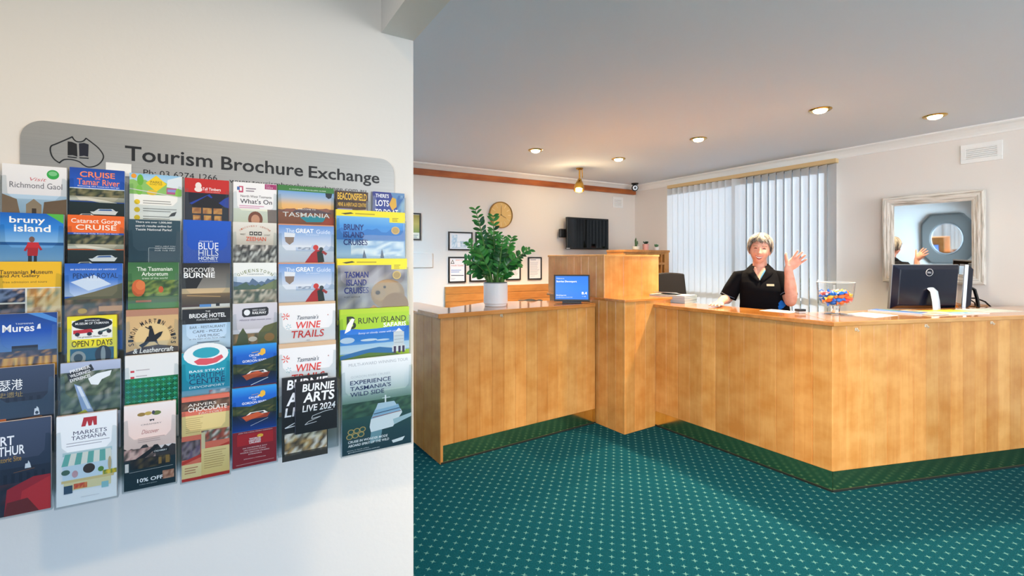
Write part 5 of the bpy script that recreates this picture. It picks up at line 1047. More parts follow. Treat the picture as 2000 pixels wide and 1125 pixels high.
for dx, dy, hgt, k in specs:
    dirv = Vector((dx, dy, 0)); base = p+UP*.176+dirv.normalized()*.045*min(1, dirv.length/.15)+Vector((rr.uniform(-.012, .012), rr.uniform(-.012, .012), 0))
    tip = p+UP*(.176+hgt)+dirv; mid = (base+tip)/2+UP*.06*dirv.length/.2-dirv*.12
    pts = []
    for i in range(13):
        f = i/12; pts.append(base*(1-f)**2+mid*2*f*(1-f)+tip*f*f)
    stm.tube(pts, [.0075*(1-i/12)+.0022 for i in range(13)], n=7)
    new = dx == -.03
    tn = (pts[-1]-pts[0]).normalized(); sd = tn.cross(Vector((0, -1, .2))).normalized(); sd = (sd+Vector((rr.uniform(-.4, .4), rr.uniform(-.5, .5), 0))).normalized()
    for j in range(k):
        f = .30+.68*j/(k-1); x = f*12; i = min(int(x), 11); q = pts[i].lerp(pts[i+1], x-i); tg = (pts[i+1]-pts[i]).normalized()
        for sg in (-1, 1):
            L_ = (.072-.022*abs(f-.55)*1.4)*rr.uniform(.82, 1.12)*(.9 if f > .93 else 1); d = (sd*sg*.85+tg*.55+Vector((rr.uniform(-.2, .2), rr.uniform(-.25, .25), rr.uniform(-.12, .2)))).normalized()
            nrm = d.cross(tg.cross(d)).normalized(); wv = d.cross(Vector((rr.uniform(-.4, .4), -1, .55))).normalized(); up = wv.cross(d).normalized()
            if up.z < 0: up = -up
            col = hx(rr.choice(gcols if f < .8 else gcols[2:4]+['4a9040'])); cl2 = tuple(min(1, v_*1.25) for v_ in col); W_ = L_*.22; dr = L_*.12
            prof = ((0, .0, 0), (.14, .55, .3), (.36, .95, .5), (.62, 1, .45), (.82, .68, .1), (1, .0, -.45)); pv = None
            for (a_, w_, h_) in prof:
                cpt = q+d*(L_*a_)+up*(h_*dr); row = lf.vs([cpt-wv*W_*w_+up*.12*W_*w_, cpt, cpt+wv*W_*w_+up*.12*W_*w_])
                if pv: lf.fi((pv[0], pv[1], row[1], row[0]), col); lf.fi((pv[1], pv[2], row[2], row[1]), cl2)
                pv = row
stm.build('stems', M_stemg, t)
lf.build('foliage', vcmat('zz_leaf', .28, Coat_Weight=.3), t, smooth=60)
# blue award display
c = Vector((.1255*4.06, 4.06, ZT+.018)); fd = Vector((-.10, -1, 0)).normalized(); X = Vector((-fd.y, fd.x, 0)); X = X if X.x > 0 else -X
dU = (UP+fd*-.10).normalized(); dN = X.cross(dU); dN = dN if dN.y < 0 else -dN
Wd_ = 70*c.y/F*.99; Hd_ = 52*c.y/F
t = thing('award_display', 'black framed bright blue award screen standing before the timber screen', 'display', c)
m = MB(); m.box(c+dU*Hd_/2+dN*.012, X*Wd_/2, dU*Hd_/2, dN*.008); m.build('casing', M_black, t, smooth=0, bevel=.003)
m = MB(); m.box(c+UP*.04-dN*.03, X*.05, dN*.035, UP*.038); m.box(c-UP*.007, X*.08, dN*.02, UP*.0068); m.build('easel', M_black, t, smooth=0)
scr = vcmat('lit_screen', .25); nt = scr.node_tree; b_ = nt.nodes['Principled BSDF']; nt.links.new(nt.nodes['Attribute'].outputs['Color'], b_.inputs['Emission Color']); b_.inputs['Emission Strength'].default_value = 1.15; nt.links.remove(b_.inputs['Base Color'].links[0]); b_.inputs['Base Color'].default_value = (.01, .01, .012, 1)
m = MB(); bz_ = .013; ar = Art(m, c+dU*(Hd_-bz_)-X*(Wd_/2-bz_)+dN*.0205, X*(Wd_-2*bz_), dU*-(Hd_-2*bz_*1.15), dN, step=.0002)
ar.g(0, 0, 1, 1, '0a6fe6', '0b78f2', '0b70e8'); ar.t('Welcome to', .15, .10, .24, .05, 'e8f2ff', 0); ar.t('Sunrise Devonport', .34, .24, .62, .10, 'ffffff', 2); ar.t('8.4', .88, .73, .16, .11, 'ffffff', 2); ar.t('/ 10', .87, .87, .11, .035, 'e0ecff', 0); ar.t('Booking.com', .18, .83, .30, .05, 'ffffff', 2); ar.t('Traveller Review Awards 2024', .27, .91, .50, .03, 'e0ecff', 0)
m.build('screen', scr, t, smooth=0)
# black folded cloth on the wing
q = onz(1036, 587, ZT+.004); m = MB(); rr = random.Random(4); n_ = 14; g0 = []
for j in range(7):
    g0.append([Vector((q.x+(-.11+.22*i/(n_-1)), q.y+(-.05+.1*j/6)+.02*math.sin(i*.7), ZT+.0045+max(0, .008+.010*math.sin(i*.9+j*.6))*max(0, math.sin(math.pi*i/(n_-1))*math.sin(math.pi*j/6))**.5)) for i in range(n_)])
ids = [m.vs(r) for r in g0]; lo = [m.vs([Vector((v.x, v.y, ZT+.0042)) for v in r]) for r in g0]
for j in range(6):
    for i in range(n_-1): m.fi((ids[j][i], ids[j][i+1], ids[j+1][i+1], ids[j+1][i])); m.fi((lo[j][i], lo[j+1][i], lo[j+1][i+1], lo[j][i+1]))
o = m.build('folded_pouch', mat('black_cloth', '101012', .8), loc=(q.x, q.y, ZT+.004)); tag(o, 'flat black cloth pouch lying between the plant and blue display', 'pouch')
# booklet pile
pc_ = onz(1338, 593.2, ZT); bw, bl = .225, .36; bd = (onz(1258, 587.5, ZT)-pc_); bd = Vector((bd.x, bd.y, 0)).normalized(); be = Vector((bd.y, -bd.x, 0)); be = be if be.x > 0 else -be
rr = random.Random(8); NB = 9; hgt = .0072
for i in range(NB):
    rz = rr.uniform(-.012, .012); R_ = Matrix.Rotation(rz, 3, 'Z'); cc = pc_+bd*(bl/2-.01)+be*(bw/2-.005)+Vector((rr.uniform(-.002, .002), rr.uniform(-.002, .002), 0)); z = ZT+hgt*i
    cc = Vector((cc.x, cc.y, z+hgt/2)); m = MB(); m.box(cc, R_@(bd*(bl/2-.012)), R_@(be*(bw/2-.004)), UP*(hgt/2-.0003), hx(('a9bcc4', 'b4c4ca', 'a2b4be')[i % 3]))
    if i == NB-1:
        ar = Art(m, cc+R_@(-be*(bw/2-.004)+bd*(bl/2-.012))+UP*(hgt/2), R_@(be*(bw-.008)), R_@(-bd*(bl-.024)), UP, step=.0001); ar.r(0, 0, 1, 1, 'dfe0dc'); ar.n(.1, .1, .9, .7, ['c8bcae', 'a89a90', 'e4e0d8', '8a9a8a'], 6, 6, 2)
        tag(m.build('booklet', M_print, loc=cc-UP*hgt/2, smooth=0), 'uppermost booklet of the grey blue pile, pale printed cover', 'booklet', 'booklets piled on the counter')
    else: tag(m.build('booklet', M_print, loc=cc-UP*hgt/2, smooth=0), 'grey blue edged booklet within the pile by the pillar', 'booklet', 'booklets piled on the counter')
m = MB(); zt_ = ZT+hgt*NB; cc = pc_+bd*(bl*.55)+be*(bw*.5); rows = []
for i in range(9):
    f = i/8; rows.append((m.vs([Vector((cc.x, cc.y, zt_+.001+.022*(1-f)**2.2))+be*(-.09+.18*f)+bd*(s_*.11) for s_ in (-1, 1)])))
for a, b in zip(rows, rows[1:]): m.fi((a[0], b[0], b[1], a[1]), hx('ececea'))
o = m.build('loose_leaflet', M_print, loc=(cc.x, cc.y, zt_), smooth=40); sdm = o.modifiers.new('thickness', 'SOLIDIFY'); sdm.thickness = .0006; tag(o, 'curled white leaflet lying on the booklet pile', 'leaflet')
# glass goblet bowl and its sweets
p = onz(1632, 613.5, ZT); p.z = ZT
t = thing('goblet_bowl', 'clear footed glass bowl full of wrapped sweets', 'bowl', p)
m = MB(); bp = [(0, .058), (.045, .060), (.085, .072), (.100, .098), (.104, .14), (.113, .218), (.1105, .218), (.1015, .14), (.0975, .10), (.083, .0755), (.045, .064), (0, .062)]
m.lathe(bp, p, 48); m.build('bowl', M_glass, t, smooth=60)
m = MB(); m.lathe([(0, .0005), (.068, .0005), (.069, .003), (.055, .007), (.026, .010), (.025, .03), (.027, .058), (0, .058)], p, 40); m.build('foot', mat('solid_glass', 'ffffff', .0, 0, Transmission_Weight=1.0, IOR=1.5), t, smooth=50)
m = MB(); m.lathe([(.1128, .217), (.1140, .219), (.1112, .221), (.1102, .218)], p, 48); m.build('rim', mat('glass_edge', 'dfe6ea', .05, 0, Alpha=.75), t)
def sweet_mesh(name, col):
    mb = MB(); c2 = tuple(min(1, v*1.25+.05) for v in col)
    mb.ball((0, 0, 0), (.0225, .0145, .0135), 12, 8, col)
    for sg in (-1, 1):
        a = mb.vs([(sg*.021, .0036*math.cos(k*math.pi/3), .0036*math.sin(k*math.pi/3)) for k in range(6)]); b = mb.vs([(sg*.038, .0125*math.cos(k*math.pi/3)*(1.25 if k % 2 else .8), .0125*math.sin(k*math.pi/3)*(1.25 if k % 2 else .6)) for k in range(6)])
        for k in range(6): j = (k+1) % 6; mb.fi((a[k], a[j], b[j], b[k]), c2)
    return mb.build(name, D.materials.get('sweet_wrapper') or vcmat('sweet_wrapper', .25), local=True, smooth=50)
cols = [('blue', '0f6fd8'), ('orange', 'f0742c'), ('red', 'd8383c'), ('yellow', 'f4c84a'), ('pink', 'ea7a80')]
protos = {n_: sweet_mesh('wrapped_sweet', hx(c_)) for n_, c_ in cols}
rr = random.Random(21); used = set(); spots = []
for lvl, (z, rad_, cnt) in enumerate(((.082, .044, 5), (.100, .068, 8), (.108, .012, 2), (.122, .070, 9), (.128, .025, 3), (.146, .070, 9), (.150, .026, 4))):
    for i in range(cnt):
        a = 2*math.pi*(i+.5*(lvl % 2))/cnt+rr.uniform(-.12, .12); spots.append((rad_*rr.uniform(.93, 1.0)*math.cos(a), rad_*rr.uniform(.93, 1.0)*math.sin(a), z+rr.uniform(-.004, .004)))
for x, y, z in spots:
    n_ = rr.choices([c_[0] for c_ in cols], (26, 30, 16, 12, 14))[0]; o = protos[n_]
    if n_ in used: o = o.copy(); COL.objects.link(o)
    used.add(n_); tang = math.atan2(y, x)+math.pi/2+rr.uniform(-.5, .5)
    o.location = (p.x+x, p.y+y, p.z+z); o.rotation_euler = (rr.uniform(0, 6), rr.uniform(-.35, .35), tang); tag(o, '%s wrapped sweet in the footed glass bowl' % n_, 'sweet', '%s wrapped sweets in the glass bowl' % n_)
for n_ in protos:
    if n_ not in used: D.objects.remove(protos[n_])
# stamp pad
q = onz(1563, 611.5, ZT); t = thing('ink_stamp', 'small dark ink stamp block beside the glass bowl', 'stamp', Vector((q.x, q.y, ZT)))
m = MB(); m.box((q.x, q.y, ZT+.007), Vector((.026, .006, 0)), Vector((-.004, .02, 0)), UP*.0065); m.build('base', mat('clear_base', 'c8ccd0', .15), t, smooth=0, bevel=.002)
m = MB(); m.box((q.x, q.y, ZT+.0215), Vector((.027, .006, 0)), Vector((-.005, .021, 0)), UP*.0075); m.build('grip', mat('navy_plastic', '10141f', .3), t, smooth=0, bevel=.003)
# papers and brochures lying on the worktops
def sheet(name, u, v, wx, wy, rot, lab, cat, art=None, thick=.0012, dz=0, paper='eceff2'):
    q = onz(u, v, ZT); c = Vector((q.x, q.y, ZT+dz+thick/2+.0004)); X = Vector((math.cos(rot), math.sin(rot), 0)); Y = Vector((-X.y, X.x, 0)); m = MB(); m.box(c, X*wx/2, Y*wy/2, UP*thick/2, hx(paper))
    if art: ar = Art(m, c-X*wx/2+Y*wy/2+UP*thick/2, X*wx, Y*-wy, UP, step=.00015); art(ar)
    return tag(m.build(name, M_print, loc=c-UP*thick/2, smooth=0), lab, cat)
def pform(a): a.r(0, 0, 1, 1, 'eef0f3'); a.r(.35, .3, .62, .66, '8a8f98'); a.lines(.1, .72, .9, 4, .06, 'b8bcc4', .015)
def plines(a): a.r(0, 0, 1, 1, 'eef1f5'); a.lines(.08, .1, .9, 9, .08, 'c4c8d0', .012)
def pblue(a): a.g(0, 0, 1, 1, '3a62b0', '5a82c8'); a.r(0, .8, 1, .86, 'c8d8f0'); a.n(.1, .1, .9, .4, ['2a4a90', '7a9ad0', '4a9a60'], 5, 4, 3)
def ptan(a): a.r(0, 0, 1, 1, 'd8c8b8'); a.n(.05, .05, .95, .6, ['8a6a50', 'c8a890', 'b08a70', 'e8dcd0'], 7, 5, 4); a.lines(.1, .68, .9, 4, .07, '8a7a70', .02)
def pyel(a): a.r(0, 0, 1, 1, 'a8d0dc'); a.poly([(0, 0), (1, 0), (1, .55), (.4, .5), (.2, .3), (0, .25)], 'd8cc3a'); a.n(.25, .55, .75, .95, ['8ac0d4', '6a9ac0', 'c8dce0', 'a8ccc8'], 6, 5, 7); a.poly([(.5, .2), (.8, .1), (.9, .35), (.6, .45)], 'a8b83a')
def pgreen(a): a.r(0, 0, 1, 1, 'd4e0de'); a.n(.05, .05, .95, .5, ['b8d0c8', 'dce8e4', '9ac0b4', 'c8d8dc'], 7, 4, 8); a.r(.1, .9, .9, .93, '6a8a5a')
sheet('paper_form', 1523, 608, .21, .16, math.radians(-57), 'white printed form on the counter before the receptionist', 'paper', pform)
sheet('paper_sheet', 1697, 615.5, .30, .21, math.radians(28), 'white paper sheet lying between the bowl and blue booklet', 'paper', plines)
sheet('booklet', 1752, 610, .30, .15, math.radians(-56), 'blue covered booklet lying below the large monitor', 'booklet', pblue, .008, paper='dfe6f2')
sheet('brochure', 1800, 611.5, .21, .26, math.radians(20), 'tan and white brochure lying between blue booklet and yellow map', 'brochure', ptan, .005, .0012)
sheet('map_brochure', 1858, 610.5, .34, .24, math.radians(13), 'yellow and pale blue map brochure on the pale worktop', 'brochure', pyel, .005)
sheet('paper_sheet', 1932, 606.5, .34, .22, math.radians(13), 'pale green printed sheet on the worktop right of the yellow map', 'paper', pgreen, .0015)
# monitors
def screen_unit(c, X, H, Wd, tl_, lab, logo=False, standcol=None, th=.035):
    X = X.normalized(); N_ = X.cross(UP); N_ = N_ if N_.y < 0 else -N_                    # N_ points to the viewer: the monitor's back
    u_ = (UP*math.cos(tl_)+N_*math.sin(tl_)); n_ = (N_*math.cos(tl_)-UP*math.sin(tl_)); base = Vector((c.x, c.y, .735))
    t = thing('monitor', lab, 'monitor', base)
    m = MB(); mid = c+u_*H/2; m.box(mid, X*Wd/2, u_*H/2, n_*.012); m.build('bezel', mat('silver_bezel', '8f949a', .3, .7), t, smooth=0, bevel=.003)
    m = MB(); k = m.vs([mid+X*sx_*Wd*.492+u_*sz_*H*.488+n_*.0125 for sx_, sz_ in ((-1, -1), (1, -1), (1, 1), (-1, 1))]); k2 = m.vs([mid+X*sx_*Wd*.43+u_*sz_*H*.40+n_*(.0125+th) for sx_, sz_ in ((-1, -1), (1, -1), (1, 1), (-1, 1))])
    m.fi(k2); 
    for i in range(4): j = (i+1) % 4; m.fi((k[i], k[j], k2[j], k2[i]))
    mbc = m.build('back_cover', mat('dark_blue_black', '0a1226', .22), t, smooth=0, bevel=.004)
    m = MB(); m.box(mid-n_*.013, X*Wd*.47, u_*H*.46, n_*.001); m.build('screen', M_gloss, t, smooth=0)
    st = M_black if standcol is None else standcol
    m = MB(); a = mid-u_*H*.02+X*.02+n_*(.0125+th); b = Vector((a.x, a.y, .75))+N_*.01; m.tube([a, a+n_*.03-UP*.02, a+n_*.045-UP*.09, Vector((b.x, b.y, .95))+N_*.05, b+N_*.03], [(.030, .012)]*5, side=X, n=12); m.build('stand', st, t)
    m = MB(); q = b; m.box((q.x, q.y, .742), X*.12, N_*.09, UP*.007); m.build('stand_base', st, t, smooth=0, bevel=.004)
    if logo:
        m = MB(); lc = mid+u_*H*.335+n_*(.0128+th); pts = [lc+X*.027*math.cos(2*math.pi*i/28)+u_*.027*math.sin(2*math.pi*i/28) for i in range(29)]; 
        nn2 = (n_*1.0+u_*.12).normalized(); lift = n_*.0015
        m.tube([q_+lift for q_ in pts], .0016, n=6); ar = Art(m, lc+lift*.3-X*.02+u_*.008, X*.04, u_*-.016, n_, step=.0004); ar.t('DELL', .5, .5, .84, .8, 'e8eaee', 1)
        m.build('logo', mat('logo_silver', 'dfe3e8', .4), mbc, smooth=0)
    return t, mid, n_, u_, X
Wmn = 131*3.77/F
mc = Vector(((1799-CX)/F*3.77, 3.77, zat(3.77, 603)))
screen_unit(mc, Vector((1, .02, 0)), 87*3.77/F, Wmn, math.radians(5), 'large dark monitor seen from behind with silver stand', True, mat('pale_silver', 'cfe0f0', .25, .3))
c2 = Vector(((1877-CX)/F*3.9, 3.9, zat(3.9, 600)))
t2_, mid2, n2_, u2_, X2_ = screen_unit(c2, Vector((.70, .86, 0)), 84*3.9/F, .40, math.radians(3), 'second black monitor turned edge on beside the large monitor', False, None, .03)
m = MB(); a = Vector(((1888-CX)/F*3.9, 3.9, zat(3.9, 582))); pts = [a, a+Vector((.08, .0, -.003)), a+Vector((.15, .0, -.03)), a+Vector((.20, .0, -.075)), a+Vector((.215, .0, -.10))]
sm = []
for i in range(len(pts)-1):
    for k in range(6): sm.append(pts[i].lerp(pts[i+1], k/6))
m.tube(sm+[pts[-1]], .006, n=8); m.tube([a-UP*.015, a+Vector((.05, .01, -.022)), a+Vector((.085, .02, -.04)), a+Vector((.10, .02, -.12))], .005, n=8)
o = m.build('monitor_cable', M_black, loc=a); tag(o, 'black cable looping from the edge on monitor to the shelf', 'cable')
# office chair
c = Vector(((1338-CX)/F*5.1, 5.1, 0)); fa = Vector((.35, -.94, 0)).normalized(); X = Vector((-fa.y, fa.x, 0))
t = thing('office_chair', 'black office chair behind the counter next to the timber screen', 'chair', c)
m = MB(); rows = []
for i in range(9):
    f = i/8; z = .62+.64*f; w_ = .235-.045*f if f > .08 else .2; yb = -.18-.05*f
    rows.append(m.vs([c+X*(w_*k)+fa*(yb-.03*(1-k*k)+.0)+UP*(z-.015*k*k*f) for k in (-1, -.75, -.4, 0, .4, .75, 1)]))
rb = [m.vs([Vector(m.v[i])-fa*.05 for i in r]) for r in rows]
for a, b in zip(rows, rows[1:]):
    for k in range(6): m.fi((a[k], a[k+1], b[k+1], b[k]))
for a, b in zip(rb, rb[1:]):
    for k in range(6): m.fi((a[k+1], a[k], b[k], b[k+1]))
for k in range(6): m.fi((rows[0][k+1], rows[0][k], rb[0][k], rb[0][k+1])); m.fi((rows[-1][k], rows[-1][k+1], rb[-1][k+1], rb[-1][k]))
for i in range(8): m.fi((rows[i][0], rows[i+1][0], rb[i+1][0], rb[i][0])); m.fi((rows[i][6], rb[i][6], rb[i+1][6], rows[i+1][6]))
M_ch = mat('chair_fabric', '1c1716', .8)
m.build('backrest', M_ch, t, bevel=.012)
m = MB(); m.box(c+UP*.49, X*.24, fa*.24, UP*.045); m.build('seat', M_ch, t, bevel=.03)
m = MB(); m.box(c-fa*.24+UP*.56, X*.03, fa*.012, UP*.12); m.box(c-fa*.15+UP*.44, X*.03, fa*.11, UP*.01); m.build('back_bar', M_black, t, smooth=0)
m = MB(); m.cyl(c+UP*.09, c+UP*.445, .025); m.build('gas_lift', M_black, t)
m = MB()
for i in range(5):
    a = i*2*math.pi/5; d = Vector((math.cos(a), math.sin(a), 0)); m.tube([c+UP*.10, c+d*.28+UP*.075], [(.028, .02), (.018, .012)], n=8)
m.build('base', M_black, t)
for i in range(5):
    a = i*2*math.pi/5; d = Vector((math.cos(a), math.sin(a), 0)); q = c+d*.28+UP*.03; s_ = Vector((-d.y, d.x, 0)); m = MB(); m.cyl(q-s_*.02, q+s_*.02, .03); m.cyl(q+UP*.02, q+UP*.06, .008); m.build('caster', M_black, t)

# ------------------------------------------------------------------ the receptionist
pw = Vector((.5204*3.9, 3.9, 0)); t = thing('person', 'smiling woman in a black polo shirt waving behind the counter', 'person', pw)
t.rotation_euler = (0, 0, math.radians(-27.4))
V = Vector
def skinmat():
    m, nt, b = nodes('skin'); L = nt.links; b.inputs['Roughness'].default_value = .5
    tc = nt.nodes.new('ShaderNodeTexCoord'); n = nt.nodes.new('ShaderNodeTexNoise'); n.inputs['Scale'].default_value = 22; n.inputs['Detail'].default_value = 3; L.new(tc.outputs['Object'], n.inputs[0])
    cr = nt.nodes.new('ShaderNodeValToRGB'); cr.color_ramp.elements[0].position = .3; cr.color_ramp.elements[1].position = .7; cr.color_ramp.elements[0].color = (*hx('d8977e'), 1); cr.color_ramp.elements[1].color = (*hx('ecb59e'), 1); L.new(n.outputs[0], cr.inputs[0]); L.new(cr.outputs[0], b.inputs['Base Color'])
    b.inputs['Subsurface Weight'].default_value = .12; b.inputs['Subsurface Radius'].default_value = (.012, .005, .003); b.inputs['Subsurface Scale'].default_value = 1; return m
M_skin = skinmat()
TOR = [(.86, .035, .02, .190, .135), (.95, .035, .02, .185, .130), (1.05, .030, .01, .174, .124), (1.15, .020, .0, .166, .124), (1.22, .008, .0, .164, .113), (1.265, .003, .005, .160, .096), (1.295, 0, .008, .142, .082), (1.318, 0, .01, .108, .069), (1.338, 0, .012, .076, .060), (1.35, 0, .013, .066, .057)]
def tor(z):
    for a, b in zip(TOR, TOR[1:]):
        if a[0] <= z <= b[0]:
            f = (z-a[0])/(b[0]-a[0]); return [a[i]*(1-f)+b[i]*f for i in range(1, 5)]
    return list(TOR[0][1:]) if z < TOR[0][0] else list(TOR[-1][1:])
def ring(z, k, n=56, sc=1.0):
    cx, cy, rx, ry = tor(z); out = []
    for i in range(n):
        a = 2*math.pi*i/n; c, s = math.cos(a), math.sin(a); e = .85
        out.append(V((cx+sc*rx*math.copysign(abs(c)**e, c), cy+sc*ry*math.copysign(abs(s)**e, s)-(.016*math.exp(-((z-1.17)/.05)**2)*max(0, -s) if True else 0), z)))
    return out
HC = V((0, -.012, 1.484)); HR = (.073, .092, .119)
def gx(p, x0, z0, sx_, sz_): return math.exp(-((p.x-x0)/sx_)**2-((p.z-z0)/sz_)**2)
def headfn(d, p):
    if p.z < 0: k = -p.z/HR[2]; p.x *= 1-.26*k**1.6; p.y *= 1-.10*k*k if p.y < 0 else 1-.28*k
    if d.y < 0:
        y = 0
        y -= .021*gx(p, 0, -.030, .011, .013)+.010*gx(p, 0, -.006, .0075, .022)+.004*(gx(p, .011, -.034, .007, .007)+gx(p, -.011, -.034, .007, .007))
        y += .007*(gx(p, .031, .006, .015, .010)+gx(p, -.031, .006, .015, .010))
        y -= .008*(gx(p, .038, -.032, .017, .016)+gx(p, -.038, -.032, .017, .016))
        y -= .004*gx(p, 0, -.064, .024, .016)+.010*gx(p, 0, -.102, .02, .014)+.003*(gx(p, .03, .024, .02, .008)+gx(p, -.03, .024, .02, .008))
        p.y += y
    return p
HT = Matrix.Rotation(math.radians(5), 3, 'Y')                       # slight tilt of the head
def hd(p): return HC+HT@V(p)
body = MB()
body.ball((0, 0, 0), HR, 72, 56, fn=headfn); head_pts = [V(p) for p in body.v]
body.v = [tuple(hd(p)) for p in body.v]
def fy(x, z):
    best = sorted(((q.x-x)**2+(q.z-z)**2, q.y) for q in head_pts if q.y < 0)[:4]; ws = [1/(b[0]+1e-8) for b in best]
    return sum(w_*b[1] for w_, b in zip(ws, best))/sum(ws)
for sg in (-1, 1): body.ball(hd((sg*.073, .012, -.010)), (.009, .018, .030), 14, 10)
body.tube([V((0, .018, 1.28)), V((0, .014, 1.35)), V((0, .006, 1.40)), V((0, .004, 1.45))], [(.068, .060), (.054, .053), (.050, .052), (.05, .052)], side=(1, 0, 0), n=20)
rs = [body.vs(ring(z, 0, 40, .90)) for z in (.86, .95, 1.05, 1.15, 1.20, 1.24, 1.27, 1.295, 1.318, 1.338)]
for a, b in zip(rs, rs[1:]):
    for i in range(40): j = (i+1) % 40; body.fi((a[i], a[j], b[j], b[i]))
body.fi(rs[0][::-1]); body.fi(rs[-1])
# raised arm
body.tube([V((.11, .01, 1.255)), V((.15, -.01, 1.245)), V((.188, -.06, 1.16)), V((.208, -.10, 1.085))], [.042, .046, .046, .042], n=16)
body.ball((.211, -.104, 1.082), (.042, .042, .044), 16, 12)
Wp = V((.196, -.135, 1.335))
body.tube([V((.211, -.104, 1.085)), V((.213, -.112, 1.13)), V((.210, -.12, 1.20)), V((.203, -.13, 1.27)), Wp, Wp+V((.008, -.002, .025))], [(.044, .043), (.046, .042), (.042, .038), (.034, .029), (.028, .021), (.029, .019)], side=(1, 0, 0), n=18)
f_ = V((.66, -.08, .75)).normalized(); s_ = V((-.75, 0, .66)).normalized(); pn = f_.cross(s_).normalized(); pn = pn if pn.y < 0 else -pn
body.tube([Wp-f_*.005, Wp+f_*.025, Wp+f_*.055, Wp+f_*.085, Wp+f_*.098], [(.027, .019), (.036, .017), (.042, .0145), (.041, .012), (.036, .009)], side=s_, n=18)
for o_, L_, fan, r_ in ((.031, .068, .20, .0088), (.0105, .076, .06, .0092), (-.0105, .070, -.07, .0088), (-.031, .055, -.22, .0078)):
    d = (f_+s_*fan).normalized(); b0 = Wp+f_*(.088-abs(o_)*.15)+s_*o_
    body.tube([b0-d*.012, b0+d*.01, b0+d*L_*.42+pn*.002, b0+d*L_*.75+pn*.007, b0+d*L_+pn*.014], [r_*1.08, r_*1.05, r_, r_*.92, r_*.68], n=10)
tb = Wp+f_*.022+s_*.026+pn*.004
body.tube([tb-V((0, 0, .02)), tb+V((-.004, 0, .012)), tb+V((-.010, -.008, .045)), tb+V((-.012, -.010, .072)), tb+V((-.010, -.008, .090))], [.014, .0145, .0115, .0098, .0068], n=10)
# arm resting on the counter
body.tube([V((-.11, .01, 1.255)), V((-.15, .0, 1.245)), V((-.205, -.005, 1.15)), V((-.243, -.005, 1.075))], [.042, .046, .046, .042], n=16)
body.ball((-.246, -.008, 1.072), (.041, .041, .041), 16, 12)
W2p = V((-.290, -.225, 1.054))
body.tube([V((-.246, -.01, 1.072)), V((-.256, -.06, 1.074)), V((-.272, -.14, 1.066)), W2p, W2p+V((-.006, -.03, -.004))], [(.041, .04), (.042, .038), (.036, .031), (.027, .020), (.028, .017)], side=(1, 0, 0), n=18)
g_ = V((-.22, -.97, -.06)).normalized(); h_ = V((.97, -.22, 0)).normalized()
body.tube([W2p, W2p+g_*.03, W2p+g_*.06, W2p+g_*.088], [(.028, .017), (.036, .015), (.040, .013), (.036, .0095)], side=h_, n=18)
for o_, L_, fan, r_ in ((.030, .066, .16, .0086), (.010, .074, .05, .0090), (-.0105, .068, -.06, .0086), (-.030, .053, -.2, .0076)):
    d = (V((g_.x, g_.y, 0)).normalized()+h_*fan).normalized(); b0 = W2p+g_*.082+h_*o_; b0.z = 1.047
    body.tube([b0-d*.012, b0+d*.008, b0+d*L_*.45+UP*.001, b0+d*L_*.78-UP*.004, b0+d*L_-UP*.008], [r_*1.08, r_*1.05, r_, r_*.9, r_*.66], n=10)
tb = W2p+g_*.025+h_*.024; body.tube([tb-g_*.015, tb+h_*.012+g_*.012, tb+h_*.022+g_*.042-UP*.004, tb+h_*.024+g_*.068-UP*.006], [.013, .0135, .0105, .0068], n=10)
# legs
for sg in (-1, 1):
    x = .03+sg*.09; body.tube([V((x, .02, .88)), V((x, .01, .70)), V((x+sg*.005, .0, .48)), V((x+sg*.008, .02, .30)), V((x+sg*.01, .03, .09)), V((x+sg*.01, .0, .05))], [.088, .078, .056, .050, .036, .034], n=16)
o = body.build('body', M_skin, t, local=True, smooth=180)
r = o.modifiers.new('one_surface', 'REMESH'); r.mode = 'VOXEL'; r.voxel_size = .0038; r.use_smooth_shade = True
sm_ = o.modifiers.new('soften', 'SMOOTH'); sm_.iterations = 3; sm_.factor = .5
# face
fb = lambda x, z, k=.002: hd((x, fy(x, z)-k, z))
def strip(name, top, bot, xs, m_, k, par=None):
    mb = MB(); a = [mb.vs([fb(x, top(x), k), fb(x, bot(x), k)]) for x in xs]
    for p, q in zip(a, a[1:]): mb.fi((p[1], q[1], q[0], p[0]))
    ob = mb.build(name, m_, par or t, local=True); s2 = ob.modifiers.new('thickness', 'SOLIDIFY'); s2.thickness = .0025; s2.offset = -1; return ob
lw = .030; xs = [lw*(i/10-1) for i in range(21)]
tp = lambda x: -.0605+.0125*(x/lw)**2; bt = lambda x: tp(x)-.015*(1-(x/lw)**2)
mo = strip('mouth', tp, bt, xs, mat('mouth_dark', '6a2428', .5), .0014)
lw2 = lw*.88; strip('teeth', lambda x: tp(x)-.0006, lambda x: tp(x)-.0095*(1-(x/lw)**2)-.0004, [x*.9 for x in xs], mat('teeth', 'f4ece0', .3), .0026, mo)
M_lip = mat('lip', 'b8565a', .4)
strip('lip', lambda x: tp(x)+.0042*max(0, 1-(x/lw)**2)**.6, tp, xs, M_lip, .0034, mo); strip('lip', bt, lambda x: bt(x)-.0052*max(0, 1-(x/lw)**2)**.6, xs, M_lip, .0034, mo)
